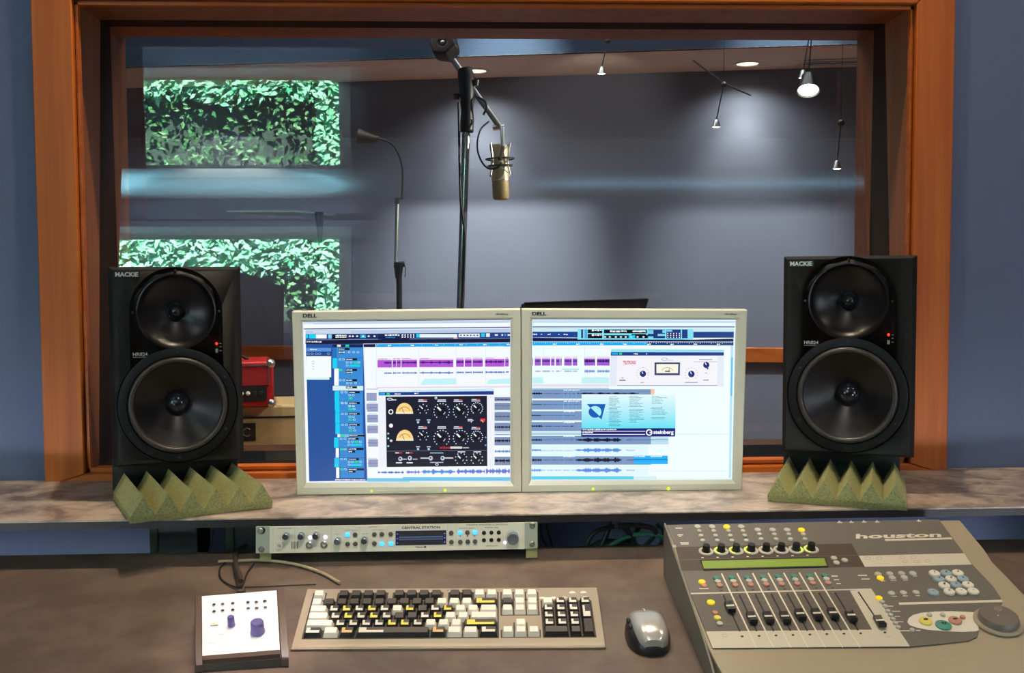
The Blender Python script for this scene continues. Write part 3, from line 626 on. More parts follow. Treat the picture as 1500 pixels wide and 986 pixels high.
# plug-in window
c.crop(0, 0, 1); c.layer = 5
c.poly([(554, 571.2), (723.5, 569), (723.5, 683), (555.5, 684.6)], K(240, 242, 252))
c.layer = 6; c.poly([(554.6, 571.4), (723.2, 569.2), (723.2, 572.6), (554.7, 574.6)], K(200, 232, 246)); c.poly([(554.8, 574.6), (723.2, 572.8), (723.2, 578), (554.9, 579.2)], K(26, 56, 140))
c.layer = 7; c.rect(556, 575.6, 564, 578.4, SKY); c.rect(566.5, 575.6, 571, 578.4, GRN); c.scribble(578, 576, 587, 578, WHT, seed=3); c.scribble(607, 575, 613, 577, WHT, seed=2); c.scribble(558, 571.8, 604, 573.4, WHT, seed=1)
c.layer = 6; c.poly([(564.8, 581), (713.3, 579.6), (713.8, 682.8), (566.6, 684)], K(22, 24, 46))
c.layer = 7; BN = K(252, 214, 138)
for cx, cy in ((592.5, 606.0), (593, 645.4)):
    q = [(cx+12.6*math.cos(math.radians(a)), cy-16*math.sin(math.radians(a))) for a in range(0, 181, 12)]; c.poly(q[::-1], BN)
    c.layer = 8; c.arc(cx, cy-1, 9, 9.5, .8, K(150, 110, 70), 25, 155, 12); c.line(cx, cy, cx-4, cy-9, .7, K(60, 50, 40)); c.rect(cx-12.6, cy-2, cx+12.6, cy, K(255, 244, 214)); c.layer = 7
def dial(x, y, r, dots=True, ry=None, n=12, a0=-50, a1=230):
    c.layer = 8; ry = ry or r*1.0
    c.ell(x, y, r*.62, ry*.62, K(10, 10, 24), 18); c.layer = 9; c.line(x-r*.1, y-r*.1, x-r*.55, y-r*.55, r*.22, WHT); c.arc(x, y, r*.5, ry*.5, r*.12, K(170, 200, 220), 300, 350, 4)
    if dots:
        for i in range(n):
            a = math.radians(a0+(a1-a0)*i/(n-1)); c.ell(x+r*math.cos(a), y-ry*math.sin(a), .9, .9, K(220, 236, 246), 6)
for dyy in (0, 39.2):
    for x, y, r in ((620, 599.4, 7), (647, 602.4, 11.4), (675, 602.2, 11), (698.6, 598.2, 8.4)):
        dial(x, y+dyy-(0 if x < 690 else (-2.4 if dyy else 0)), r, n=7 if r < 8 else 14)
    for x, y in ((612.4, 617), (628, 617)): c.layer = 8; c.rect(x-2.8, y+dyy-2.6, x+2.8, y+dyy-1.2, K(200, 214, 230)); c.ell(x, y+dyy+1.4, 1.8, 1.8, K(170, 210, 240), 8)
    for x, y in ((619, 586), (647, 586), (671, 586), (697, 586)):
        c.layer = 8; yy = y+dyy+(.6 if x != 697 else 1.8*(dyy > 0)); c.rect(x-6, yy-1.6, x+(1 if x != 647 else 6), yy-.2, K(214, 220, 226)); 
        if x != 647: c.rect(x+1, yy-1.6, x+6.2, yy-.2, K(232, 70, 60))
        c.rect(x-6.5, yy+.6, x+6.5, yy+1.9, K(224, 230, 240))
c.layer = 8; c.rect(685, 613.8, 692, 615, K(220, 220, 220)); c.rect(685, 615.8, 692, 617, K(220, 220, 220)); c.rect(703.6, 613, 710.6, 617.4, K(232, 50, 50)); c.arc(694, 619, 4, 4, .8, WHT, 90, 180, 6); c.arc(704, 619, 4, 4, .8, WHT, 0, 90, 6)
c.scribble(644.5, 654, 658.8, 657.8, K(200, 40, 40), seed=12); c.rect(659.6, 654, 677, 657.2, K(220, 220, 214)); c.rect(678, 655, 687, 656.6, K(190, 190, 180))
c.line(566, 660.8, 713, 659.6, .5, K(120, 130, 150))
for x, y in ((586.5, 672), (600.4, 671), (631, 671), (648.4, 671)): c.ell(x, y, 3.1, 3.4, K(200, 210, 224), 12); c.layer = 9; c.ell(x-.4, y-.4, 1.4, 1.6, K(60, 70, 90), 8); c.layer = 8
c.rect(616, 670.2, 628.5, 671.8, K(214, 220, 226)); c.rect(651.5, 670, 664, 671.6, K(214, 220, 226))
for x in (583, 598.6): c.rect(x-4, 662.6, x+1, 664, WHT); c.rect(x+1, 662.6, x+6, 664, K(232, 60, 60)); c.rect(x-3, 677, x+6, 678.6, WHT); c.rect(x+6, 671.8, x+13, 673.2, K(200, 206, 214))
for y in (662.8, 676.6): c.rect(630, y, 649.5, y+1.2, K(170, 200, 220))
c.arc(640, 680.2, 2.4, 1.8, .8, WHT)
for x in (675.4, 698.6): dial(x, 672, 8.4, n=9); c.layer = 8; c.rect(x-5, 661, x+6, 662.6, K(214, 220, 226))
c.layer = 8; c.arc(572.6, 603.2, 3.6, 3.8, 1.4, WHT); c.ell(572.8, 623.4, 3, 3, WHT, 12)
for y in (635, 642, 653.4): c.ell(568.8, y, 1.4, 1.4, K(180, 230, 245), 8)
for y in (640.6, 652): c.ell(711.4, y, 1.4, 1.4, K(90, 150, 230), 8)
c.ell(573, 645.6, 2, 2, K(220, 220, 220), 8); c.arc(571, 584.6, 4, 2, .9, WHT); c.scribble(573, 585, 581, 586.6, WHT, seed=9)
c.arc(638.6, 583, 1.8, 1.8, .8, WHT)
c.build('lit_screen', 'screen', mA, smooth=False, label='screen showing purple waveforms and a black plug-in window')

# ---- right screen
c = Canvas(SP); c.crop(0, 0, 1)
c.poly([(779.4, 467.8), (1078.6, 468.4), (1073, 703.2), (778.2, 704.4)], K(232, 250, 255)); c.layer = 1
c.poly([(780, 469), (1078, 469.6), (1078, 473), (780, 472.8)], K(196, 222, 244)); c.rect(780, 478.2, 1076, 479.6, K(40, 66, 150))
c.poly([(780, 480.5), (1075, 481.5), (1074.6, 486), (780, 485.5)], K(200, 232, 240))
c.poly([(780, 485.8), (846, 485.8), (846, 494.6), (780, 494.4)], K(20, 66, 146)); c.poly([(780, 494.6), (1015.5, 497.6), (1074.5, 496), (1074.5, 500.6), (780, 500.2)], K(14, 18, 70))
c.poly([(1015.5, 486), (1075, 486), (1074.8, 494.8), (1015.5, 494.8)], K(14, 60, 136))
c.poly([(780, 500.6), (947.5, 501), (947.5, 505.8), (780, 506)], K(0, 172, 246)); c.poly([(947.5, 501), (1074.3, 501.2), (1074.3, 506), (947.5, 505.8)], K(20, 50, 120))
c.poly([(780, 506), (1070, 506), (1068, 700), (780, 701)], K(240, 253, 255)); c.poly([(1070.5, 506), (1074, 506), (1070.5, 700), (1067.5, 700)], K(180, 224, 242))
c.layer = 2; c.poly([(1071, 523.5), (1073.6, 523.5), (1072.6, 580), (1070, 580)], K(90, 190, 240))
c.rect(846, 481.8, 1015.3, 497.4, K(130, 228, 246)); c.layer = 3; c.crop(770, 460, 7.042)
for a in ((572, 160, 592, 248, NAVY), (606, 160, 636, 250, K(90, 170, 220)), (640, 160, 790, 198, BLK), (640, 206, 790, 250, BLK), (808, 160, 1250, 200, BLK), (808, 218, 1280, 250, BLK)): c.rect(*a)
c.layer = 4
for a in ((682, 158, 792, 178), (682, 206, 792, 226), (870, 164, 1040, 190), (1108, 168, 1238, 190)): c.scribble(*a, WHT, seed=int(a[0]))
for x in (820, 868, 930, 982, 1032): c.ell(x, 236, 12, 9, WHT, 8)
c.rect(1062, 218, 1128, 252, CYN)
for a in ((72, 200, 118, 218), (155, 202, 170, 216), (226, 202, 256, 218), (335, 202, 350, 216), (392, 202, 434, 218)): c.scribble(*a, WHT, seed=int(a[0]))
c.crop(925, 460, 7.04); c.layer = 3
for a in ((0, 160, 152, 200, BLK), (0, 206, 152, 250, BLK), (168, 160, 346, 250, NAVY), (360, 160, 508, 252, NAVY), (520, 160, 578, 250, K(30, 60, 130))): c.rect(*a)
c.layer = 4
for a in ((168, 166, 225, 204), (170, 230, 225, 250), (270, 204, 346, 226), (318, 164, 346, 196), (362, 164, 420, 182)): c.rect(*a, K(120, 214, 240))
for i in range(5):
    for j in range(3): c.ell(374+i*30, 200+j*20, 6, 6, WHT, 6)
for x in (0, 62, 124): c.ell(x, 236, 12, 9, WHT, 8)
c.rect(0, 222, 30, 250, CYN); c.scribble(10, 168, 145, 188, WHT, seed=21)
c.crop(0, 0, 1); c.layer = 3
for i in range(90):
    x = 783+i*3.23; c.rect(x, 501, x+.7, 501+(1.4 if i % 5 else 2.8), K(200, 240, 255))
for x in (810, 844, 879, 913, 948, 982, 1016, 1050): c.scribble(x, 503, x+5, 505.4, WHT, seed=x)
c.crop(770, 460, 7.042); c.layer = 2
for x0, x1 in ((68, 76), (94, 156), (168, 254), (262, 298), (312, 352), (356, 372), (398, 476), (484, 532), (604, 716), (736, 866)):
    c.layer = 2; c.rect(x0, 460, x1, 532, K(160, 90, 208)); c.layer = 3; c.rect(x0, 440, x1, 456, K(232, 214, 240)); c.wave(x0+3, x1-3, 485, 14 if x0 < 600 else 26, K(50, 16, 110), seed=x0, step=4); c.wave(x0+3, x1-3, 590, 12 if x0 < 600 else 26, K(120, 150, 210), seed=x0, step=4)
c.layer = 2; c.rect(68, 652, 180, 716, TEA); c.rect(578, 652, 860, 716, TEA); c.rect(70, 724, 860, 750, LAV); c.rect(376, 566, 548, 574, K(130, 220, 220))
for x, y0, y1 in ((182, 336, 430), (608, 336, 430), (392, 720, 980)): c.rect(x, y0, x+3, y1, K(170, 224, 240))
c.layer = 2
# grey tracks
c.rect(66, 776, 1400, 872, K(122, 152, 196)); c.rect(66, 890, 1000, 986, K(122, 152, 196)); c.rect(66, 764, 860, 772, K(120, 180, 200)); c.layer = 3
c.wave(66, 165, 820, 18, BLK, seed=1, step=4); c.wave(165, 520, 822, 3, BLK, seed=2); c.wave(530, 1165, 818, 11, BLK, seed=3, step=4); c.wave(66, 165, 935, 6, BLK, seed=4); c.wave(165, 575, 935, 3, BLK, seed=5)
for x in (392, 436, 478, 518): c.rect(x, 776, x+4, 980, K(110, 190, 250)); c.scribble(x+4, 780, x+38, 792, WHT, seed=x); c.scribble(x+4, 894, x+38, 906, WHT, seed=x+1)
c.crop(770, 590, 7.303); c.layer = 2
for y0, y1 in ((-58, 72), (90, 188), (206, 304), (354, 445), (572, 662)): c.rect(64, y0 if y0 > -50 else 0, 1340 if y0 > 300 else 700, y1, K(122, 152, 196))
for y, col in ((321, K(200, 220, 240)), (335, K(110, 200, 220))): c.rect(64, y-6, 620, y+6, col)
c.rect(64, 446, 1310, 571, K(226, 248, 255)); c.rect(64, 664, 1310, 780, K(226, 248, 255)); c.rect(64, 786, 1155, 822, K(90, 206, 240)); c.rect(1155, 786, 1400, 822, K(210, 240, 250)); c.layer = 3
c.wave(64, 168, 135, 11, BLK, seed=11, step=4); c.wave(168, 520, 135, 3, BLK, seed=12); c.wave(64, 168, 250, 17, BLK, seed=13, step=4); c.wave(168, 515, 250, 6, BLK, seed=14)
c.wave(64, 168, 20, 6, BLK, seed=15); c.wave(168, 590, 20, 2.5, BLK, seed=16)
for yy, am, cl in ((397, 27, K(16, 14, 50)), (507, 27, K(84, 146, 226)), (612, 30, K(16, 14, 50)), (722, 32, K(90, 140, 230))):
    c.wave(64, 170, yy, am*.7, cl, seed=yy, step=4); c.wave(172, 520, yy, am*.16, cl, seed=yy+1, step=4)
    c.wave(530, 1025, yy, am, cl, seed=yy+2, step=4, env=lambda t: min(1, .25+t*4)*(.75+.25*math.sin(t*30))*(1 if t < .96 else .6)); c.wave(1075, 1165, yy, am*.22, cl, seed=yy+3, step=4)
for y in (97, 212, 360, 577): c.scribble(405, y-8, 525, y+6, WHT, seed=y)
for y0, y1 in ((0, 304), (354, 445), (572, 662)): c.rect(402, y0, 405, y1, K(120, 190, 250))
c.crop(925, 590, 7.303); c.layer = 3
c.rect(0, 366, 205, 445, K(122, 152, 196)); c.rect(207, 366, 396, 445, K(186, 224, 240)); c.rect(26, 566, 388, 656, K(0, 176, 250)); c.rect(396, 300, 1035, 800, K(240, 253, 255))
c.layer = 4; c.rect(0, 392, 385, 398, K(90, 100, 150)); c.rect(20, 604, 388, 612, K(20, 90, 190)); c.rect(470, 334, 1040, 339, K(190, 236, 244)); c.rect(0, 728, 1040, 732, K(200, 240, 248)); c.rect(396, 508, 1040, 511, K(222, 246, 250))
c.scribble(30, 568, 145, 582, WHT, seed=5); c.scribble(205, 568, 325, 582, WHT, seed=6)
c.crop(925, 460, 7.04); c.layer = 3; c.rect(198, 778, 236, 828, K(250, 196, 160)); c.rect(236, 758, 1000, 986, K(240, 253, 255))
# light plug-in window
c.crop(0, 0, 1); c.layer = 6; c.poly([(895, 511.4), (1060.4, 512.4), (1060, 566.2), (892.4, 565.6)], K(228, 234, 248))
c.layer = 7; c.poly([(895, 511.4), (1060.4, 512.4), (1060.3, 515.6), (895, 515.6)], K(150, 226, 240)); c.poly([(894.8, 515.8), (1060.2, 516), (1060, 520.8), (894.6, 520.8)], K(24, 56, 140))
c.poly([(904, 521.4), (1051, 521.8), (1050.4, 564.8), (903, 564.6)], K(244, 243, 250)); c.layer = 8
c.rect(896, 516.6, 905, 519.6, SKY); c.rect(907, 516.6, 911, 519.6, GRN); c.scribble(928, 517, 934, 519.4, WHT, seed=1); c.rect(946, 517, 948, 519.4, K(120, 170, 220))
c.text('TELETRONIX', 912.6, 528.4, 931.6, 533.6, K(222, 70, 110)); 
c.poly([(958.6, 530.8), (996, 530.8), (995.6, 549.6), (958.6, 549.6)], K(50, 66, 120)); c.layer = 9; c.poly([(961.4, 533.2), (993.4, 533.2), (993, 546.6), (961.4, 546.6)], K(252, 246, 226)); c.layer = 10; c.arc(977.4, 547, 10, 9, .6, K(150, 140, 130), 30, 150, 10); c.rect(974, 543, 981.4, 544.6, K(40, 60, 50)); c.line(979, 545, 981, 538.8, .7, K(80, 80, 80))
c.layer = 9
for x, y, r in ((941.6, 547.4, 4.6), (1012.6, 547.8, 4.8), (1034.4, 534.6, 4.6)):
    c.ell(x, y, r, r, K(26, 44, 118), 16); c.layer = 10; c.line(x, y, x-r*.3, y-r*.7, 1.1, WHT); c.layer = 9
    if y > 540:
        for i in range(11): a = math.radians(-40+26*i); c.ell(x+9*math.cos(a), y-9*math.sin(a), .6, .6, K(120, 130, 160), 5)
c.poly([(1034, 537), (1038, 539.4), (1036, 541.6)], K(26, 44, 118))
c.arc(973, 526, 4.6, 2.4, .7, K(90, 150, 190)); c.scribble(978, 526.8, 986, 528.2, K(150, 180, 200), seed=3); c.rect(1024, 526.2, 1043, 527.2, K(110, 140, 180)); c.rect(1016, 529.6, 1050, 530.2, K(150, 170, 200))
c.rect(1003, 559.6, 1022, 560.6, K(140, 150, 180)); c.rect(938, 559.8, 943, 560.6, K(140, 150, 180)); c.rect(907, 556.2, 916, 557.6, K(80, 110, 150)); c.rect(910, 553, 913, 554, K(120, 140, 170)); c.rect(1030, 556.2, 1038, 557.2, K(80, 100, 150)); c.rect(1032.6, 546, 1035.4, 547, K(140, 150, 180))
c.rect(904, 564, 1050.6, 564.8, K(120, 130, 160))
# logo window
c.layer = 6
n = 14
for i in range(n):
    t = i/(n-1); y0 = 577.6+50*i/n; y1 = 577.6+50*(i+1)/n; cc = tuple(a+(b_-a)*t for a, b_ in zip(K(226, 250, 255), K(104, 226, 244))); c.poly([(852, y0), (989.4, y0+.2), (989.2, y1+.2), (851.8, y1)], cc)
c.poly([(851.4, 627.6), (989.2, 627), (988.8, 639.4), (851.2, 639.8)], K(20, 26, 120)); c.layer = 7
for y in (631.2, 635.8): c.rect(853, y, 945, y+.9, WHT)
c.scribble(853, 628.2, 903, 630.2, WHT, seed=5); c.scribble(853, 632.6, 869, 634.8, WHT, seed=6)
c.arc(950.8, 633.4, 4.8, 4.9, 1.8, WHT, n=24); c.ell(950.8, 633.4, 2.1, 2.3, K(20, 26, 120)); c.layer = 8; c.ell(952.2, 633.4, 1, 1, WHT); c.layer = 7
c.text('steinberg', 957, 630, 986.6, 637.4, WHT)
DB = K(16, 92, 186)
c.poly([(859.6, 591.8), (887, 591.8), (881, 614.6), (873.6, 607.6)], DB); c.layer = 8; c.ell(871.5, 603.2, 9.4, 8.6, K(170, 240, 250), 28); c.layer = 9
c.poly([(871.5-9.4*math.cos(math.radians(a)), 603.2+8.6*math.sin(math.radians(a))) for a in range(-45, 136, 12)], DB)
c.layer = 7
r = random.Random(3)
for x0, wmin, wmax, y0, y1, cl in ((892, 10, 19, 581, 625, K(50, 130, 160)), (922, 12, 21, 580, 595, K(60, 140, 165)), (922, 9, 22, 599, 619, K(60, 140, 165)), (954.6, 8, 23, 580, 592, K(60, 150, 170)), (954.6, 10, 25, 596, 608, K(60, 150, 170)), (954.6, 12, 20, 611, 615, K(60, 150, 170))):
    y = y0
    while y < y1: c.scribble(x0, y, x0+r.uniform(wmin, wmax), y+1.0, cl, seed=int(y*7)); y += 2.1
c.build('lit_screen', 'screen', mB, smooth=False, label='screen showing a light blue logo window over grey waveforms')
# bezel print, lights, buttons
for mon, tx, ux, by, leds, bt in ((mA, (443.6, 459.8, 464.2, 465.2), (726, 458.8, 744.4, 462), None, ((544.4, 719.4, 1.6), (652, 718.4, 2.0)), (552, 719.2, 632, 718.4)), (mB, (779.6, 456.8, 800.4, 462), (1061.4, 458.8, 1079.4, 462), None, ((868.6, 716.6, 2.0), (979.2, 716, 2.4)), (881, 716.6, 969, 715.6))):
    q = Canvas(lean, .0004); q.text('DELL', *tx, K(24, 24, 24)); q.build('maker_lettering', 'ink', mon, smooth=False)
    q = Canvas(lean, .0004); q.text('UltraSharp', *ux, K(96, 92, 84)); q.build('model_lettering', 'ink', mon, smooth=False)
    for x, y, rr in leds: MB().lathe(knob_prof(rr*.0013, .0012), frame(lean.at(x, y, -.0002), MN), 14, close=True).build('indicator_light', 'green_led', mon, label='yellow-green light')
    for i in range(5):
        x = bt[0]+(bt[2]-bt[0])*(i+.5)/5; y = bt[1]+(bt[3]-bt[1])*(i+.5)/5; hw = (bt[2]-bt[0])/5*.43
        A = [lean.at(x-hw, y-.9), lean.at(x-hw, y+.9), lean.at(x+hw, y+.9), lean.at(x+hw, y-.9)]
        MB().frustum(A, [a+MN*.0012 for a in A]).build('menu_button', 'bezel', mon, smooth=False)

# ==================================================================================== RACK UNIT
RY = 1.856
RP = Plane((0, RY, .84), (0, -1, 0)); RN = RP.n
rc = RP.at(580, 790)
rk = empty('rack_processor', (rc.x, RY+.08, .815), 'cream one-unit rack processor with blue lit buttons hanging under the counter', 'audio rack unit')
def quadbox(b, pl, pts, th0, th1, col=None):
    b.frustum([pl.at(*p, th0) for p in pts], [pl.at(*p, th1) for p in pts], col); return b
b = MB(); quadbox(b, RP, [(395, 771.8), (395, 810.6), (768.5, 804.4), (768.5, 765.6)], -.003, 0); b.build('faceplate', 'cream', rk, bevel=.0006)
for q, lab in (([(374.5, 771.8), (374.5, 810.8), (395.2, 810.6), (395.2, 771.6)], 'left'), ([(768.3, 765.6), (768.3, 804.2), (787.5, 803), (787.5, 765.4)], 'right')):
    b = MB(); quadbox(b, RP, q, -.005, -.0015); b.build('rack_ear', mat('pale_green_ear', rgb(172, 178, 158), .45), rk, bevel=.001)
A = RP.at(380, 774); B_ = RP.at(784, 803); MB().box(A.x+.012, B_.x-.012, RY+.004, RY+.16, .826, .862).build('chassis', 'black', rk)
for x, y in ((381.4, 777.6), (382.8, 805), (779.8, 769.8), (779.6, 796.8)):
    MB().lathe([(.0052, 0), (.0052, .0014), (.0035, .0032), (1e-5, .0036)], frame(RP.at(x, y, -.0015), RN), 20, close=True).build('rack_screw', 'steel', rk)
MB().lathe(knob_prof(.0062, .0004, .1), frame(RP.at(383.2, 777.4, -.0014), RN), 20, close=True).build('keyhole_slot', 'black', rk)
c = Canvas(RP); c.crop(370, 760, 6.818)
DK, MD = K(60, 56, 56), K(170, 160, 150)
for x, y0, y1 in ((205, 90, 335), (420, 85, 335), (785, 85, 330), (1070, 80, 325), (1340, 80, 320)): c.rect(x, y0, x+2, y1, K(186, 180, 166))
c.arc(250, 262, 0, 0, 0, MD, n=1) if False else None

for t, x0, y0, x1, y1 in (('HEADPHONES', 255, 94, 390, 101), ('CUE', 560, 88, 650, 95), ('INPUT SELECT', 925, 111, 1050, 119), ('MAIN', 1160, 78, 1240, 86), ('INPUT SELECT', 1195, 107, 1320, 115)):
    c.text(t, x0, y0, x1, y1, MD)
for a in ((818, 150, 882, 158), (1090, 148, 1155, 156)): c.scribble(*a, MD, seed=a[0])
for x in (950, 1025): 
    for y in (186, 284): c.rect(x-24, y, x+24, y+4, MD)
for x, y in ((1217, 184), (1290, 182), (1380, 180), (1217, 278)): c.rect(x-20, y, x+20, y+4, MD)
c.crop(580, 755, 6.818)
c.text('CENTRAL STATION', 58, 113, 440, 137, K(64, 62, 78), dy=-6)
c.text('PreSonus', 196, 306, 270, 326, K(120, 112, 118)); c.ell(290, 316, 13, 11, K(110, 104, 112))
c.text('PASSIVE SPEAKER CONTROL', 705, 86, 1120, 103, MD, dy=-4); c.text('SPEAKER SELECT', 632, 122, 792, 133, MD); c.text('SPEAKER TRIM', 885, 115, 1020, 128, MD); c.scribble(900, 300, 1015, 310, MD, seed=8)
for x0 in (515, 600, 1270): c.rect(x0, 90, x0+2, 325, K(190, 182, 166))
for x, y in ((552, 200), (552, 300), (640, 296), (716, 295), (790, 294)): c.rect(x-22, y, x+22, y+4, MD)
for t, x in (('A', 640), ('B', 714), ('C', 785)): c.text(t, x-6, 200, x+6, 214, DK)
c.rect(1150, 330, 1170, 345, K(90, 80, 70)) if False else None
c.arc(1160, 222, 66, 74, 4, K(170, 160, 146), -30, 210, 18)
c.build('front_print', 'ink', rk, smooth=False)
c = Canvas(RP, .0006); c.crop(580, 755, 6.818)
c.poly([(-4, 156), (503, 148), (503, 290), (-4, 300)], K(18, 34, 92)); c.layer = 1
c.poly([(30, 172), (470, 164), (470, 196), (30, 205)], K(66, 58, 44)); c.poly([(30, 212), (470, 204), (470, 240), (30, 250)], K(64, 84, 122)); c.poly([(30, 260), (470, 250), (470, 282), (30, 292)], K(60, 54, 44)); c.layer = 2
for i in range(30): c.rect(36+i*14.6, 212-i*.27, 43+i*14.6, 222-i*.27, K(150, 166, 196)); c.rect(36+i*14.6, 238-i*.27, 43+i*14.6, 247-i*.27, K(130, 146, 176)); c.rect(34+i*14.6, 166-i*.27, 36+i*14.6, 290-i*.27, K(36, 38, 60))
for x, y in ((15, 185), (15, 232), (15, 275), (486, 180), (486, 224), (486, 266)): c.rect(x-7, y-6, x+7, y+6, K(150, 170, 220))
c.build('level_meter', mat('x', (0, 0, 0)) if False else 'ink', rk, smooth=False)
c = Canvas(RP); c.crop(370, 760, 6.818)
for i in range(5):
    qv = [(386+i*15, 228), (386+i*15, 298), (391+i*15, 298), (391+i*15, 228)]; MB().frustum([c.P(*p) for p in qv], [c.P(*p)+RN*.0005 for p in qv]).build('vent_slot', 'black', rk, smooth=False)
for x, y in ((337, 168), (488, 166), (635, 164), (850, 216), (1118, 210)):
    MB().lathe([(.0062, 0), (.0060, .006), (.0052, .0115), (.0045, .012), (1e-5, .012)], frame(c.P(x, y), RN), 24, close=True).build('level_knob', 'knob_steel', rk)
for x, y in ((568, 262), (714, 256)):
    MB().lathe([(.0062, 0), (.0062, .002), (.0048, .003), (.0030, .003), (.0028, -.001), (1e-5, -.001)], frame(c.P(x, y), RN), 24).build('headphone_jack', 'steel', rk)
for x, y in ((575, 188), (727, 184)): MB().lathe(knob_prof(.0030, .0012), frame(c.P(x, y), RN), 14, close=True).build('cue_light', 'violet_led', rk, label='glowing violet light')
quadbox(MB(), RP, [(404.4, 794), (404.4, 803.8), (414.6, 803.6), (414.6, 793.8)], .0002, .003).build('talkback_button', 'btn_white', rk, bevel=.0008)
q = Canvas(RP, .0032); q.text('TB', 406.8, 797.6, 412, 801, K(120, 110, 130)); q.build('button_lettering', 'ink', rk, smooth=False)
lit = {(947, 160), (1292, 252), (1383, 249)}
for x, y in ((947, 160), (1024, 158), (949, 252), (1026, 250), (1217, 155), (1291, 153), (1380, 152), (1217, 246), (1292, 252), (1383, 249)):
    MB().lathe(knob_prof(.0040, .002), frame(c.P(x, y), RN), 18, close=True).build('select_button', 'blue_led' if (x, y) in lit else mat('taupe_button', rgb(92, 84, 80), .5), rk, label='lit blue button' if (x, y) in lit else None)
c.crop(580, 755, 6.818); lit = {(640, 174), (788, 170)}
for x, y in ((552, 174), (640, 174), (714, 170), (788, 170), (554, 266), (642, 264), (717, 262), (790, 260)):
    MB().lathe(knob_prof(.0040, .002), frame(c.P(x, y), RN), 18, close=True).build('speaker_button', 'blue_led' if (x, y) in lit else mat('taupe_button', rgb(92, 84, 80), .5), rk, label='lit blue button' if (x, y) in lit else None)
for x in (879, 953, 1027):
    for y in (174, 248): MB().lathe(knob_prof(.0036, .001), frame(c.P(x, y-(x-879)*.02), RN), 16, close=True).build('trim_hole', 'black', rk)
kb_ = MB().lathe([(.0105, 0), (.0103, .012), (.0092, .014), (1e-5, .014)], frame(c.P(1165, 222), RN), 32, close=True).build('main_level_knob', 'knob_steel', rk)
MB().lathe(knob_prof(.0024, .0012), frame(c.P(1088, 272), RN), 14, close=True).build('level_light', 'violet_led', rk, label='glowing violet light')
for xa, xb, y0, y1, lb in ((380.5, 397, 805, 822.5, 'pale metal mounting tab below the left end of the rack unit'), (770.5, 787, 798, 817.5, 'pale metal mounting tab below the right end of the rack unit')):
    b = MB(); quadbox(b, Plane((0, RY+.007, .84), (0, -1, 0)), [(xa, y0), (xa, y1), (xb, y1-.4), (xb, y0)], -.003, 0)
    p = RP.at(xa, y1); b.build('mounting_tab', mat('olive_tab', rgb(150, 146, 96), .5), smooth=False, label=lb, cat='bracket', group='rack mounting tabs', loc=(p.x, RY+.007, p.z))

# ==================================================================================== KEYBOARD
KP = slope_plane(1.598, .772, .3346)
ka, kb2 = KP.at(443.6, 925), KP.at(872.2, 924.4)
kb2.z = ka.z+DS*(kb2.y-ka.y); u = (kb2-ka).normalized(); v_ = KP.n.cross(u).normalized(); n_ = u.cross(v_).normalized()
KX = Matrix((u, v_, n_)).transposed().to_4x4(); KX.translation = ka   # local: x along, y away, z up (key tops at 0)
U = (kb2-ka).length/22.5; UY = U*.93
key = empty('computer_keyboard', KX@V((.21, .05, -.03)), 'wide beige computer keyboard with white and black keycaps', 'keyboard')
def deskdrop(y): p = KX@V((0, y, 0)); return p.z-desk_z(p.y)     # height of the key plane above the desk
def kz(y, h):    # local z for a world height h above the desk at local y
    p = KX@V((0, y, 0)); return (h-(p.z-desk_z(p.y)))/(n_.z-DS*n_.y)
x0, x1 = -.0125, 22.5*U+.0125; yf, yr = -.035, .124
prof = [(yf+.001, kz(yf, .0015)), (yf, kz(yf, .0035)), (yf+.002, -.0125), (yf+.0055, -.0098), (yf+.010, -.0083), (yf+.016, -.0074), (yr-.006, -.0075), (yr, -.013), (yr, kz(yr, .002))]
b = MB(); b.prism([KX@V((x0, y, z)) for y, z in prof], u*(x1-x0)); b.build('keyboard_case', 'kb', key, bevel=.002, segs=3)
for xa, xb, ya, yb in ((-.3, 15.25, -.6, 4.55), (1.55, 6.4, 4.55, 5.8), (-.3, 1.2, 4.55, 5.8), (6.2, 10.7, 4.55, 5.8), (10.7, 15.2, 4.55, 5.8)):
    pass
b = MB()
for xa, xb, ya, yb in ((-.06, 15.06, -.56, 4.56), (-.06, 1.06, 4.6, 5.85), (1.94, 6.06, 4.6, 5.85), (6.44, 10.56, 4.6, 5.85), (10.94, 15.06, 4.6, 5.85), (15.2, 18.3, 2.5, 4.5), (15.2, 18.3, 4.6, 5.85), (15.2, 18.3, -.52, .5), (16.2, 17.3, .5, 1.5), (18.44, 22.56, -.56, 4.56)):
    b.box(xa*U, xb*U, ya*UY+.001, yb*UY+.001, -.0078, -.0070, X=KX)
b.build('key_well', mat('dark_key_well', rgb(58, 48, 42), .6), key, smooth=False)
KW, KB = K(232, 224, 210), K(34, 28, 26)
Wst, Yst, Ost = K(214, 208, 196), K(232, 206, 60), K(222, 176, 104)
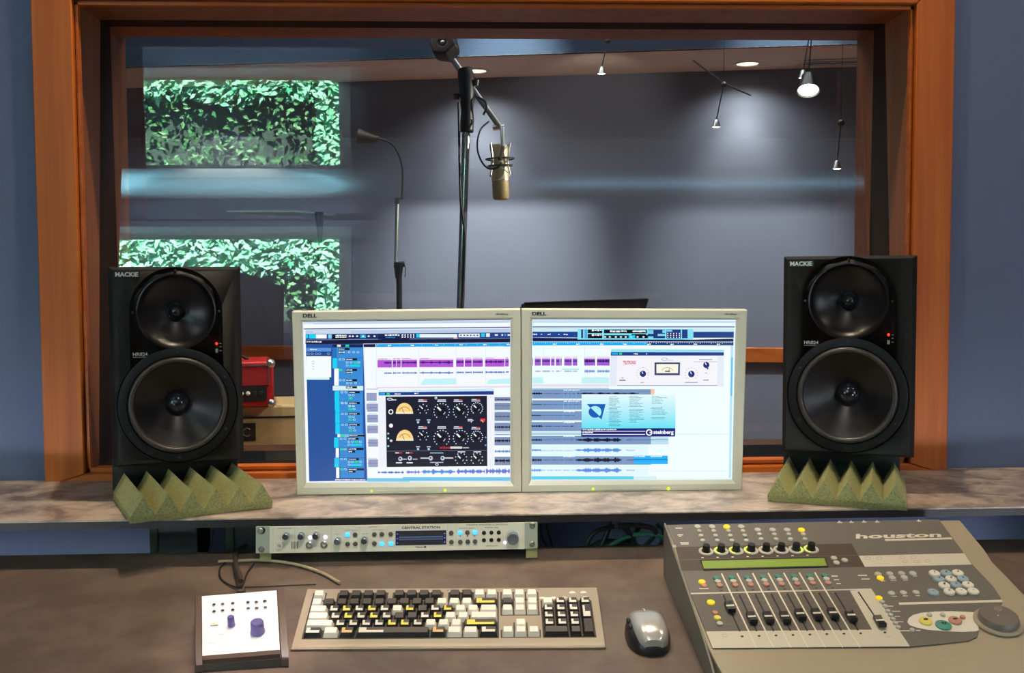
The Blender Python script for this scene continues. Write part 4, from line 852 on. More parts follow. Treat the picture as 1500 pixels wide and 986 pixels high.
def keycap(x, y, wd, col, st=None, name='key', hd=1, lab=None):
    g = .05; bx0, bx1, by0, by1 = x+g, x+wd-g, y-.5+g, y-.5+hd-g
    tx0, tx1, ty0, ty1 = bx0+.13, bx1-.13, by0+.20, by1-.06
    b = MB(); q = lambda X_, Y_, Z_: KX@V((X_*U, Y_*UY+.001, Z_))
    base = [q(bx0, by0, -.0074), q(bx1, by0, -.0074), q(bx1, by1, -.0074), q(bx0, by1, -.0074)]
    top = [q(tx0, ty0, .0), q(tx1, ty0, .0), q(tx1, ty1, .0012), q(tx0, ty1, .0012)]
    b.frustum(base, top, col)
    if st:
        a0, a1 = (.06, .94) if wd < 4 else (.02, .37)
        z = .0004; tt = lambda a, c_: q(tx0+(tx1-tx0)*a, ty0+(ty1-ty0)*c_, z+.0012*c_)
        b.add([tt(a0, .0), tt(a1, .0), tt(a1, .42), tt(a0, .42)], [(0, 1, 2, 3)], st)
        b.add([tt(a0, .42), tt(a0+.3*(a1-a0), .42), tt(a0+.3*(a1-a0), .9), tt(a0, .9)], [(0, 1, 2, 3)], st)
    return b.build(name, 'ink', key, bevel=.0006, label=lab)
YF, YN = 5.22, 4
def row(y, x, spec):
    for tok in spec.split():
        nm, wd = tok[0], float(tok[1:] or 1)
        if nm == '.': x += wd; continue
        col, st = {'W': (KW, None), 'b': (KB, None), 'w': (KB, Wst), 'y': (KB, Yst), 'o': (KB, Ost)}[nm]
        keycap(x, y, wd, col, st, 'spacebar' if wd > 4 else 'key', lab='ivory keycap' if nm == 'W' else None); x += wd
row(YF, 0, 'W .1 b b b b .0.5 b b b b .0.5 b b W W')
row(4, 0, 'W b b b b b b b b b W W W y2')
row(3, 0, 'W1.5 w y w y w W y b w y W W W1.5')
row(2, 0, 'W1.75 w y w y w b b w y W W W2.25')
row(1, 0, 'W2.25 w w w w y y w W W W y2.75')
row(0, 0, 'w1.5 W1.25 o1.25 w5.75 o1.25 W1.25 W1.25 w1.5')
row(YF, 15.25, 'W W W'); row(4, 15.25, 'b W W'); row(3, 15.25, 'W W W'); row(1, 16.25, 'W'); row(0, 15.25, 'W W W')
for (x, y, wd, hd, cl, st) in [(18.5, 4, 1, 1, KW, None), (19.5, 4, 1, 1, KB, Wst), (20.5, 4, 1, 1, KB, Wst), (21.5, 4, 1, 1, KB, Wst)]+[(18.5+i, j, 1, 1, KB, Wst) for j in (3, 2, 1) for i in range(3)]+[(18.5, 0, 2, 1, KB, None), (20.5, 0, 1, 1, KB, None), (21.5, 2, 1, 2, KB, Wst), (21.5, 0, 1, 2, KB, None)]:
    keycap(x, y, wd, cl, st, 'keypad_key', hd)
for x, y in ((18.6, 4.95), (19.5, 4.95), (20.4, 4.95), (22.1, 4.95), (21.1, 5.75), (22.0, 5.75)):
    X = KX@Matrix.Translation((x*U, y*UY, -.0076))@Matrix.Diagonal((1.6, 1, 1, 1)); MB().lathe([(.0035, 0), (.0032, .0012), (.002, .002), (1e-5, .0022)], X, 16, close=True).build('media_button', 'btn_white', key)
for x in (10.9, 11.5, 12.1): MB().lathe(knob_prof(.0012, .0006), KX@Matrix.Translation((x*U, 6.25*UY, -.0075)), 10, close=True).build('lock_light', mat('dim_green_led', rgb(80, 110, 70), .4), key)

# ==================================================================================== TALKBACK BOX
TF_ = DP.at(345, 976)
TP = slope_plane(TF_.y, TF_.z+.020, .34)
ct_ = Canvas(TP); ct_.crop(280, 790, 5.029)
pc = [ct_.P(82, 888), ct_.P(655, 842), ct_.P(630, 382), ct_.P(80, 425)]
cc = sum(pc, V((0, 0, 0)))/4
tb = empty('desktop_remote_controller', (cc.x, cc.y, desk_z(cc.y)), 'small white topped control box with two lilac knobs, left of the keyboard', 'controller box')
def down(p, h=.001): return V((p.x, p.y, desk_z(p.y)+h))
b = MB(); F4 = [pc[0], pc[1], pc[2], pc[3]]
b.frustum([down(p) for p in F4], [p-TP.n*.001 for p in F4]); b.build('body', 'cheek', tb, smooth=False)
lip = [p.copy() for p in F4]
fr_dir = (pc[0]-pc[3]).normalized()
L0, L1 = pc[3]+(pc[0]-pc[3])*.90, pc[2]+(pc[1]-pc[2])*.90
b = MB(); q0 = [pc[3], pc[2], L1, L0]; b.frustum([p-TP.n*.0005 for p in (L0, L1, pc[2], pc[3])], [p+TP.n*.001 for p in (L0, L1, pc[2], pc[3])])
e0, e1 = pc[0]+fr_dir*.001-TP.n*.006, pc[1]+fr_dir*.001-TP.n*.006
b.frustum([L0-TP.n*.0005, e0-TP.n*.001, e1-TP.n*.001, L1-TP.n*.0005], [L0+TP.n*.001, e0+TP.n*.001, e1+TP.n*.001, L1+TP.n*.001])
b.build('top_plate', 'cream_white', tb, smooth=False)
for pa, pb, ox0, ox1 in ((pc[3], pc[0], -.0105, -.0005), (pc[2], pc[1], .0005, .0115)):
    ax = (pc[1]-pc[0]).normalized(); b = MB(); lo = pa-fr_dir*.002; hi = pb+fr_dir*.004
    up = [lo+TP.n*.004, pa+(pb-pa)*.86+TP.n*.004, hi-TP.n*.006, down(hi), down(lo)]
    b.prism([p+ax*ox0 for p in up], ax*(ox1-ox0)); b.build('side_cheek', 'cheek', tb, bevel=.0015)
b = MB(); f0, f1 = e0-TP.n*.001, e1-TP.n*.001; b.frustum([down(f0+fr_dir*.003), down(f1+fr_dir*.003), down(f1), down(f0)], [f0+fr_dir*.002, f1+fr_dir*.002, f1, f0]); b.build('front_panel', mat('dark_front', rgb(70, 58, 52), .5), tb, smooth=False)
for x, y in ((218, 916), (543, 886)): MB().lathe(knob_prof(.0010, .0008), frame(DP.at(280+x/5.029, 790+y/5.029, .0)+V((0, -.002, .004)), (0, -1, .1)), 10, close=True).build('front_screw', 'steel', tb)
for x, y in ((170, 490), (233, 485), (308, 480), (170, 540), (233, 533), (308, 528), (420, 472), (482, 470), (545, 463), (422, 517), (484, 514), (547, 510)):
    MB().lathe([(.0030, 0), (.0028, .0035), (.0018, .0045), (1e-5, .0047)], frame(ct_.P(x, y+6), TP.n), 18, close=True).build('push_button', 'chrome', tb)
ct_.crop(280, 790, 5.029)
b = MB(); qq = [(142, 622), (142, 646), (200, 642), (200, 618)]; b.frustum([ct_.P(*p) for p in qq], [ct_.P(*p)+TP.n*.003 for p in qq]); b.build('talk_button', 'btn_white', tb, bevel=.0008)
for x, y, r, h in ((298, 640, .0055, .017), (492, 690, .0105, .020)):
    MB().lathe([(r, 0), (r, h*.2), (r*.93, h*.3), (r*.90, h*.93), (r*.78, h), (1e-5, h)], frame(ct_.P(x, y), TP.n), 32, close=True).build('volume_knob', 'knob_violet', tb)
q = Canvas(TP, .0014); q.crop(280, 790, 5.029); q.scribble(210, 700, 245, 712, K(214, 200, 204), seed=2); q.scribble(130, 765, 190, 774, K(214, 200, 204), seed=3); q.build('plate_print', 'ink', tb, smooth=False)
pcb = ct_.P(360, 385); MB().box(pcb.x-.006, pcb.x+.006, pcb.y+.001, pcb.y+.012, pcb.z-.010, pcb.z+.001).build('cable_socket', 'cable_brown', tb, bevel=.001)

# ==================================================================================== MOUSE
m0 = DP.at(948.5, 938); ms = empty('computer_mouse', m0, 'silver and black computer mouse between the keyboard and the console', 'mouse')
MX = frame(m0+V((0, .0, 0)), (0, -DS, 1), (1, 0, 0))
def hull(name, mt, shape, ya, yb, n=18, k=20):
    """loft of arched sections along y"""
    vs = []; fs = []
    for i in range(n+1):
        y = ya+(yb-ya)*i/n; wl, wr_, h, z0 = shape(y)
        for j in range(k+1):
            a = math.pi*j/k; cs, sn = math.cos(a), math.sin(a)
            vs.append(MX@V(((wr_ if cs > 0 else wl)*math.copysign(abs(cs)**.62, cs), y, z0+(h-z0)*sn**.62)))
    for i in range(n):
        for j in range(k): fs.append((i*(k+1)+j, i*(k+1)+j+1, (i+1)*(k+1)+j+1, (i+1)*(k+1)+j))
    fs.append(tuple(range(k+1))[::-1]); fs.append(tuple(n*(k+1)+j for j in range(k+1)))
    return MB().add(vs, fs).build(name, mt, ms)
def env(y, y0=-.050, y1=.054, p=2.4):
    t = (y-(y0+y1)/2)/((y1-y0)/2); return max(0.02, 1-abs(t)**p)**(1/p)
hull('mouse_base', 'mouse_dark', lambda y: (.0325*env(y), .0325*env(y), .030*env(y, p=2.2), .0008), -.050, .054, 26)
hull('palm_shell', 'mouse_silver', lambda y: (.0255*env(y, -.047, .053, 3.2)*(1-.10*(y < 0)*(-y/.05)), .0285*env(y, -.047, .053, 3.2), .0385*env(y+.003, -.054, .060, 2.1), .012), -.045, .026, 20)
hull('button_shell', mat('light_mouse_buttons', rgb(196, 192, 186), .3, metal=.4), lambda y: (.0270*env(y, -.047, .056, 2.6), .0285*env(y, -.047, .056, 2.6), .0385*env(y+.003, -.054, .060, 2.1), .013), .0268, .0535, 12)
MB().lathe([(.0055, -.0025), (.0072, -.0018), (.0072, .0018), (.0055, .0025)], MX@Matrix.Translation((0, .043, .0225))@Matrix.Rotation(math.pi/2, 4, 'Y'), 20, close=True).build('scroll_wheel', 'chrome', ms)
for y in (-.002, .016): MB().sphere(MX@Matrix.Translation((-.0268, y, .0245))@Matrix.Diagonal((.0035, .0075, .0035, 1)), 1, 14, 8).build('thumb_button', 'dark_metal', ms)

# ==================================================================================== CONTROL SURFACE
HP = slope_plane(1.489, .785, .318); HN = HP.n
def hz(Y): return .785+(Y-1.489)*.318
hl = .3385
hs = empty('mixing_control_surface', (.58, 1.60, desk_z(1.6)), 'large grey and beige mixing console with nine faders and a jog wheel', 'mixing console')
rights = [(1.786, .842), (1.70, .842), (1.662, .838), (1.62, .842), (1.56, .846), (1.52, .852), (1.489, .858)]
secs = [(Y, hl-.002, XR, hz(Y)-.0012) for Y, XR in rights]+[(1.465, hl, .858, .776), (1.44, hl+.004, .850, .766), (1.415, hl+.010, .832, .754), (1.40, hl+.02, .80, .742)]
vs = []; fs = []
for Y, xl, xr, zt in secs: zb = desk_z(Y)+.0012; vs += [V((xl, Y, zb)), V((xl, Y, zt)), V((xr, Y, zt)), V((xr, Y, zb))]
for i in range(len(secs)-1):
    for a in range(3): fs.append((4*i+a, 4*i+a+1, 4*i+5+a, 4*i+4+a))
    fs.append((4*i+3, 4*i, 4*i+4, 4*i+7))
fs.append((0, 3, 2, 1)); k = 4*(len(secs)-1); fs.append((k, k+1, k+2, k+3))
MB().add(vs, fs).build('housing', 'hou_body', hs, smooth=False, bevel=.002)
b = MB(); sd = [V((hl-.0045, Y, z)) for Y, z in ((1.788, desk_z(1.788)+.001), (1.788, hz(1.788)), (1.489, hz(1.489)), (1.44, .765), (1.405, .744), (1.405, desk_z(1.405)+.001))]
b.prism(sd, (.003, 0, 0)); b.build('side_panel', 'hou_side', hs, smooth=False)
c = Canvas(HP, .0006); P4 = (960, 740, 4.007); P5 = (1220, 740, 4.007)
def p5(x, y): return (x+(1220-960)*4.007, y)
GRAY, LINE, TAUPE, IV = K(104, 99, 90), K(216, 208, 188), K(74, 62, 52), K(204, 196, 178)
c.crop(*P4)
top = [(66, 118), p5(622, 86), p5(820, 352), p5(880, 415), p5(940, 478), p5(985, 545), p5(995, 575), p5(960, 606), p5(900, 622), p5(862, 655), p5(850, 700), p5(855, 745), p5(845, 776), p5(800, 796), p5(640, 816), p5(450, 832), (336, 842), (205, 520), (118, 245)]
A = [c.P(*p) for p in top]; b = MB(); b.frustum([p-HN*.0035 for p in A], A, GRAY); b.build('control_panel', 'ink', hs, smooth=False)
c.layer = 1
c.poly([(118, 248), (1140, 228), p5(110, 228), p5(186, 365), (155, 389)], TAUPE)
c.poly([(98, 236), (120, 236), (124, 250), (104, 250)], K(180, 166, 140))
c.layer = 2; c.line(136, 324, p5(150, 297)[0], 297, 3, K(104, 92, 78))
c.poly([p5(152, 300), p5(770, 285), p5(815, 352), p5(188, 365)], IV)
c.poly([p5(302, 203), p5(695, 192), p5(702, 203), p5(310, 213)], LINE); c.poly([p5(385, 575), p5(990, 558), p5(996, 572), p5(390, 588)], LINE)
c.text('houston', p5(135, 0)[0], 172, p5(636, 0)[0], 200, LINE, dy=-10)
c.poly([(205, 518), p5(222, 492), p5(226, 498), (208, 526)], IV)
c.poly([(296, 744), p5(230, 734), p5(100, 505), p5(225, 493), p5(452, 832), (336, 842)], IV)
c.poly([(210, 528), (1135, 508), p5(230, 734), (296, 742)], K(92, 86, 78)); c.layer = 3
for i in range(7):
    x = 388+i*91.2; c.line(x, 404-i*1, 548+i*99.2, 744, 8.5, K(222, 214, 194)); c.line(548+i*99.2, 746, 592+i*101.5, 840, 4, K(224, 218, 204))
for i in range(5): c.line(395, 566+i*34, 1170+i*18, 548+i*34, 1.6, K(120, 112, 100))
pe = [p5(437+0*k_, 690) for k_ in (0,)]
ov = [p5(*a) for a in ((437, 690), (444, 668), (470, 648), (520, 635), (600, 628), (700, 626), (800, 630), (866, 636), (846, 670), (852, 700), (856, 738), (840, 744), (760, 748), (660, 744), (560, 736), (490, 722), (450, 708))]
c.poly(ov[::-1][::-1], K(222, 216, 200))
# small white marks and captions
for x, y in ((1083, 103), (1150, 102), p5(38, 103), p5(108, 102), p5(183, 100), p5(260, 100), p5(505, 95)): c.rect(x-12, y-1, x+14, y+5, LINE); c.rect(x-6, y-8, x+2, y, LINE)
for a in ((118, 135, 158, 141), (130, 175, 162, 181), (136, 184, 152, 188), (145, 221, 195, 226), (150, 229, 196, 234), (1034, 416, 1070, 423), (1048, 438, 1078, 444), (1062, 461, 1088, 467), (258, 490, 312, 496)): c.rect(*a, LINE)
for a in ((147, 412, 200, 419), (166, 434, 216, 440), (320, 594, 354, 599), (346, 624, 396, 629), (362, 655, 394, 659), (378, 686, 414, 690), (388, 738, 470, 744), (486, 736, 515, 742), (340, 536, 376, 541), (410, 534, 440, 539), (484, 532, 510, 537), (340, 444, 374, 448), (412, 442, 440, 446), (470, 418, 494, 422), (282, 446, 306, 450)):
    c.rect(*p5(a[0], a[1]), *p5(a[2], a[3]), LINE)
for i in range(8):
    for j, y in enumerate((158, 178, 204) if i < 4 else (176, 200)): pass
    x0 = 300+i*88; c.rect(x0-30, 309-i*2, x0-16, 314-i*2, K(230, 224, 210))
for i in range(7): c.ell(509+i*99.5, 774-i*2.7, 9, 6, K(50, 44, 38), 10)
for x, y in ((65, 758), (163, 756), (305, 751)): c.ell(*p5(x, y), 9, 6, K(50, 44, 38), 10)
c.arc(405, 768, 16, 10, 3, K(176, 164, 142)); c.rect(298, 1000, 298, 1000, IV) if False else None
c.arc(*p5(325, 775), 22, 3, 2, K(180, 170, 150))
for x, y in ((205, 315), (272, 315), (407, 309), (475, 309), (422, 335), (490, 335), (557, 331)): c.arc(*p5(x, y), 17, 9, 2, K(150, 140, 124))
for i in range(8): c.line(383+i*93, 534-i*2.4, 398+i*93, 534-i*2.4, 2, K(150, 140, 124))
c.layer = 4
for i in range(8): c.line(398+i*93.6, 530-i*2, 496+i*99.2, 745-i*.8, 9.5, K(10, 8, 7))
c.line(*p5(148, 512), *p5(250, 664), 8, K(10, 8, 7))
for i in range(8): c.ell(385+i*93.5, 505-i*2.3, 9, 4, K(54, 48, 42), 10)
c.text('Undo', 145, 0, 146, 1, GRAY) if False else None
c.build('panel_print', 'ink', hs, smooth=False)
# lcd
c.layer = 0; c.lift = .0008
A = [c.P(*p) for p in ((262, 326), (284, 387), (1016, 368), (996, 310))]; MB().frustum(A, [p+HN*.0012 for p in A]).build('display_frame', 'black', hs, smooth=False)
A = [c.P(*p) for p in ((271, 335), (284, 380), (1006, 362), (990, 318))]; MB().frustum([p+HN*.0013 for p in A], [p+HN*.0016 for p in A]).build('display', 'lcd', hs, smooth=False, label='backlit green display')
def ellbtn(x, y, rpx, h, name, mt, five=False, lab=None):
    if five: x, y = p5(x, y)
    P = c.P(x, y); dist = (P-CAM).length; r = rpx/4.007*dist/FPX
    return MB().lathe([(r, 0), (r, h*.7), (r*.85, h), (1e-5, h)], frame(P, HN), 18, close=True).build(name, mt, hs, label=lab)
for gx, ys in (((247, 332, 418, 503), (133, 158, 185, 214)), ((600, 687, 772, 857), (152, 178, 206))):
    for x in gx:
        for j, y in enumerate(ys):
            hot = (x, y) in ((418, 133), (857, 152)); dx = 10*j
            ellbtn(x+dx, y, 19 if j == 0 else 14, .0028, 'assign_button', 'yellow_led' if hot else 'btn', lab='lit yellow button' if hot else None)
for i, g in enumerate(('', 'l', 'l', 'l', '', '', 'r', 'l')):
    x, y = 297+i*88, 276-i*1.6; P = c.P(x, y); dist = (P-CAM).length; s_ = dist/FPX/4.007
    X = frame(P, HN, (1, 0, 0))
    MB().lathe([(42*s_, 0), (42*s_, .0014), (39*s_, .002), (27*s_, .002), (27*s_, 0)], X, 32).build('encoder_ring', 'btn', hs)
    if g:
        b = MB(); a0, a1 = (100, 250) if g == 'l' else (-70, 70)
        q = [(math.cos(math.radians(a0+(a1-a0)*t/14)), math.sin(math.radians(a0+(a1-a0)*t/14))) for t in range(15)]
        for t in range(14): b.add([X@V((q[t][0]*r_*s_, q[t][1]*r_*s_, .0022)) for r_ in (28, 39)]+[X@V((q[t+1][0]*r_*s_, q[t+1][1]*r_*s_, .0022)) for r_ in (39, 28)], [(0, 1, 2, 3)])
        b.build('ring_light', mat('lime_ring', (.4, .5, .1), .3, emit=rgb(200, 220, 60), estr=.8), hs, smooth=False, label='lit yellow-green arc')
    MB().lathe([(22*s_, 0), (21*s_, .010), (19*s_, .0125), (1e-5, .0125)], X, 28, close=True).build('rotary_knob', 'fader', hs)
for i in range(8):
    for j, (dx, y, mt_) in enumerate(((0, 435, 'btn_teal'), (9, 455, 'btn'), (20, 478, 'btn_pink'))): ellbtn(357+i*91+dx, y-i*2.2, 18, .0028, 'channel_button', mt_)
for x, y, r_, mt_ in ((273, 457, 20, 'yellow_led'), (285, 480, 16, 'btn_pink'), (325, 577, 22, 'yellow_led'), (350, 639, 17, 'btn_pink'), (363, 668, 20, 'btn_yellow'), (377, 702, 18, 'btn')): ellbtn(x, y, r_, .0028, 'bank_button', mt_)
for x, y in ((1047, 318), (1062, 345), (1110, 330)): ellbtn(x, y, 18, .0028, 'cursor_button', 'btn')
for x, y, mt_ in ((264, 412, 'btn'), (333, 410, 'btn'), (402, 408, 'btn'), (468, 407, 'btn'), (278, 434, 'yellow_led'), (348, 434, 'btn'), (418, 432, 'btn'), (343, 525, 'btn'), (413, 522, 'btn'), (487, 520, 'btn')): ellbtn(x, y, 19, .0028, 'function_button', mt_, True)
for x, y, mt_ in ((270, 552, 'yellow_led'), (288, 575, 'btn'), (306, 600, 'btn'), (322, 628, 'btn'), (338, 652, 'btn'), (352, 676, 'btn'), (366, 700, 'btn'), (384, 724, 'btn'), (465, 740, 'btn')): ellbtn(x, y, 18 if mt_ != 'btn' else 14, .0028, 'mode_button', mt_, True)
nums = ((595, 411, '7', 0), (663, 409, '8', 1), (732, 408, '9', 0), (622, 444, '4', 1), (692, 443, '5', 0), (762, 442, '6', 1), (652, 480, '1', 0), (722, 478, '2', 1), (792, 477, '3', 0), (587, 521, '-', 1), (682, 518, '0', 0), (752, 516, '.', 0), (823, 515, '=', 0))
for x, y, t, bl in nums:
    ellbtn(x, y, 30, .004, 'number_key', 'btn_blue' if bl else 'btn_white', True)
q = Canvas(HP, .0052); q.crop(*P5)
for x, y, t, bl in nums: q.text(t, x-6, y-9 if t not in '-.=' else y-3, x+6, y+3 if t not in '-.=' else y, K(60, 70, 100))
q.build('number_lettering', 'ink', hs, smooth=False)
for x, y, r_, mt_ in ((543, 688, 34, 'btn_yellow'), (647, 712, 41, 'btn_teal'), (716, 685, 34, 'btn_pink'), (760, 666, 14, 'btn_pink'), (565, 651, 14, 'btn'), (643, 651, 14, 'btn'), (1064, 655, 20, 'btn_pink')): ellbtn(x, y, r_, .0035, 'transport_button', mt_, True)
q = Canvas(HP, .0044); q.crop(*P5); q.ell(543, 684, 15, 6, K(20, 16, 12)); q.ell(715, 681, 15, 6, K(20, 16, 12)); q.poly([(628, 700), (652, 702), (648, 716)], K(10, 40, 34)); q.rect(655, 700, 662, 716, K(10, 40, 34))
q.build('transport_symbols', 'ink', hs, smooth=False)
# faders
slots = [((398+i*93.6, 530-i*2), (496+i*99.2, 745-i*.8)) for i in range(8)]
capy = (600, 664, 662, 662, 646, 644, 640, 654)
def fader(P, Q):
    d = (Q-P).normalized(); X = frame(P, HN, d.cross(HN)*-1)
    b = MB(); w_ = .0058; prof = [(-.0115, .002), (-.0105, .0085), (-.003, .0065), (0, .0062), (.003, .0065), (.0105, .0085), (.0115, .002)]
    e_ = HN.cross((Q-P).normalized()).normalized(); dd = (Q-P).normalized()
    b.prism([P-e_*w_+dd*s_*1+HN*h for s_, h in prof], e_*(2*w_)); o = b.build('fader_cap', 'fader', hs, bevel=.0006)
    l = MB(); l.prism([P-e_*w_*1.01+dd*s_+HN*h for s_, h in ((-.0016, .0064), (-.0016, .0072), (.0016, .0072), (.0016, .0064))], e_*(2.02*w_)); l.build('cap_line', mat('cream_line', rgb(226, 220, 200), .4), o, smooth=False)
    MB().prism([P-e_*.0012+dd*s_+HN*h for s_, h in ((-.003, 0), (-.003, .004), (.003, .004), (.003, 0))], e_*.0024).build('fader_stem', 'black', hs, smooth=False)
c.lift = .0006
for (a, b_), y in zip(slots, capy):
    t = (y+14-a[1])/(b_[1]-a[1]); P = c.P(a[0]+(b_[0]-a[0])*t, a[1]+(b_[1]-a[1])*t); fader(P, c.P(*b_))
fader(c.P(*p5(272, 700)), c.P(*p5(300, 742)))
# jog wheel
P = HP.at(1220+968/4.007, 740+690/4.007, .0005); X = frame(P, HN, (1, 0, 0)); sj = (P-CAM).length/FPX/4.007
MB().lathe([(122*sj, 0), (122*sj, .002), (116*sj, .004), (100*sj, .004)], X, 48).build('jog_collar', 'hou_body', hs)
MB().lathe([(103*sj, 0), (101*sj, .009), (92*sj, .013), (60*sj, .014), (1e-5, .0145)], X, 48).build('jog_wheel', mat('warm_grey_wheel', rgb(112, 102, 90), .35), hs)
MB().lathe([(22*sj, .0140), (20*sj, .0150), (10*sj, .0146), (1e-5, .0144)], X@Matrix.Translation((.004, .012, .0)), 24).build('finger_dimple', mat('warm_grey_dimple', rgb(130, 118, 104), .4), hs)
for i in range(1): MB().sphere(X@Matrix.Translation((-.004, -.004, .0148)), .0012, 10, 6).build('wheel_dot', 'btn_white', hs)

# ==================================================================================== CABLES
def spline(pts, n=10):
    out = []; P = [V(p) for p in pts]; P = [P[0]*2-P[1]]+P+[P[-1]*2-P[-2]]
    for i in range(1, len(P)-2):
        for j in range(n):
            t = j/n; a, b_, c_, d = P[i-1:i+3]
            out.append(.5*((2*b_)+(c_-a)*t+(2*a-5*b_+4*c_-d)*t*t+(3*b_-a-3*c_+d)*t**3))
    out.append(P[-2]); return out
def cable(name, pts, r, mt, lab, group=None, sub=None):
    P = spline(pts); b = MB().tube(P, r, 10); o = b.build(name, mt, label=lab, cat='cable', group=group, loc=tuple(P[len(P)//2])); return o
D = lambda x, y, l: DP.at(x, y, 0)+V((0, 0, l))
cable('keyboard_cable', [D(320, 826, .004), D(345, 825, .004), D(384, 824, .004), D(430, 829.5, .004), D(470, 842, .004), D(498, 857.5, .004)], .0028, 'cable_grey', 'light grey cable curving across the desk to the keyboard')
cable('controller_cable', [D(353, 871, .022), D(351, 858, .020), D(346, 840, .012), D(345, 826, .010)+V((0, .0, .002)), atY(346, 812, 1.90), atY(352, 803, 1.93), atY(360, 800, 1.97)], .0042, 'cable_brown', 'thick dark cable rising from the back of the small control box')
cable('loop_cable', [D(372, 828, .003), D(362, 842, .003), D(354, 862, .003), D(340, 861, .003), D(324, 850, .003), D(322, 836, .003), D(330, 826, .003)], .0014, 'cable_black', 'thin black cable looping on the desk behind the control box')
cable('trailing_cable', [D(358, 862, .002), D(390, 861, .002), D(430, 859, .002), D(463, 858, .002)], .0009, 'cable_black', 'hair-thin black cable running along the desk to the keyboard')
Y2 = 1.95
cable('green_cable', [atY(862, 826, 1.97), atY(880, 811, 1.96), atY(903, 794, Y2), atY(935, 783, Y2), atY(966, 786, Y2), atY(990, 800, 1.96)], .0042, 'cable_green', 'green cable arching under the counter beside the console')
rnd = random.Random(11)
blk = [[(857, 812), (862, 792), (875, 778), (900, 771)], [(875, 812), (890, 780), (893, 764)], [(850, 815), (880, 795), (915, 796), (945, 806)], [(905, 812), (920, 790), (918, 766)], [(918, 813), (928, 788), (940, 766)], [(930, 812), (950, 795), (960, 778), (940, 770), (905, 770)],
       [(945, 813), (965, 800), (972, 780), (962, 768)], [(800, 768), (806, 790), (812, 814)], [(792, 768), (795, 790), (810, 812)], [(900, 815), (930, 803), (960, 803), (975, 812)], [(910, 768), (925, 785), (935, 812)], [(560, 812), (600, 826), (650, 815)], [(450, 822), (520, 814), (600, 818), (700, 816), (750, 812)], [(640, 826), (690, 812), (760, 812)],
       [(500, 812), (540, 824), (580, 820)], [(302, 822), (309, 800), (312, 776)]]
for i, pts in enumerate(blk):
    cable('hanging_cable', [atY(x, y, Y2+.006*(i % 5)) for x, y in pts], rnd.uniform(.0028, .006) if i not in (7, 8, 15) else .0018, 'cable_black', ('black cable in the tangle under the counter, right of the rack unit' if 7 > i or i in (9, 10) else 'thin black cable hanging just right of the rack unit' if i in (7, 8) else 'thin dark cable hanging under the left speaker beside the wide post' if i == 15 else 'black cable sagging beneath the rack unit'), group='black cables under the counter')
cable('power_plug_bundle', [atY(880, 813, 1.97), atY(905, 806, 1.97), atY(925, 803, 1.98), atY(945, 812, 1.97)], .012, 'cable_black', 'thick black bundle of connectors under the counter')

# ==================================================================================== LIVE ROOM
def wallpt(px, py, off=0.0):    # point on the far wall
    nrm = XL.to_3x3()@V((0, -1, 0)); return Plane(V((0, LY0, 0))+nrm*off, nrm).at(px, py)
def sofpt(px, py): return atZ(px, py, 2.2)
# recessed downlights in the soffit
for i, (px, py, en, lab) in enumerate(((697, 103.5, 18, 'recessed downlight in the warm soffit beside the microphone boom'), (1095, 93, 13, 'recessed downlight in the warm soffit at the right of the studio window'))):
    p = sofpt(px, py); X = frame(p+V((0, 0, -.0005)), (0, 0, -1))
    e = empty('recessed_downlight', p, lab, 'ceiling light', 'downlights in the soffit')
    MB().lathe([(.062, 0), (.060, .004), (.048, .004), (.045, -.001)], X, 32).build('trim_ring', 'ceil_tan', e)
    MB().lathe([(.046, .0005), (1e-5, .0015)], X, 32).build('lens', 'glow_lens', e)
    wp = p.copy(); nrm = XL.to_3x3()@V((0, -1, 0))
    light('downlight_lamp', 'SPOT', p+V((0, 0, -.03)), en, (1, .96, .92), target=p+V((0, 0, -1.1))-nrm*.22, spot_size=math.radians(70), spot_blend=1, shadow_soft_size=.02)
    light('downlight_spill', 'SPOT', p+V((0, 0, -.03)), 11, (1, .95, .90), target=p+V((0, 0, -1)), spot_size=math.radians(150), spot_blend=1, shadow_soft_size=.02)
# hanging halogen spots
def halogen(px, py, Y, top, lab, en=0, tgt=None, big=1.0, aim=(0, 0, -1)):
    p = atY(px, py, Y); t = atY(top[0], top[1], Y); d = V(aim).normalized()
    e = empty('hanging_halogen_spot', p, lab, 'spotlight', 'hanging halogen spots')
    MB().tube([p-d*.02*big, t], .0022, 8).build('rod', 'dark_steel', e); MB().tube([t, V((t.x+.01, t.y, 3.0))], .001, 6).build('suspension_wire', 'dark_steel', e)
    X = frame(p, d)
    MB().lathe([(.008*big, -.030*big), (.012*big, -.026*big), (.016*big, -.008*big), (.020*big, .004*big), (.0205*big, .008*big)], X, 24).build('lamp_housing', 'dark_steel' if big > 1 else 'steel', e)
    MB().lathe([(.0185*big, .006*big), (.010*big, .009*big), (1e-5, .0095*big)], X, 24).build('bulb', 'halogen', e, label='glowing bulb')
    MB().sphere(Matrix.Translation(t), .012, 12, 8).build('rod_joint', 'dark_steel', e)
    if en: light('halogen_lamp', 'SPOT', p+d*.03, en, HAL, target=tgt, spot_size=1.2, spot_blend=.8, shadow_soft_size=.015)
halogen(881, 106, 4.2, (890, 60), 'small hanging halogen lamp near the top middle of the studio glass', 4, wallpt(868, 160), .75)
halogen(1049, 184, 4.0, (1060, 124), 'small hanging halogen lamp below the sloping cable', 0, None, .75)
halogen(1226, 245, 3.6, (1232, 180), 'small hanging halogen lamp lowest at the right edge of the studio glass', 0, None, .75)
halogen(1184, 128, 3.4, (1190, 40), 'largest hanging halogen lamp with a bright disc, high on the right', 75, (-.05, 3.5, 1.5), 1.7, (-.15, -.5, -1))
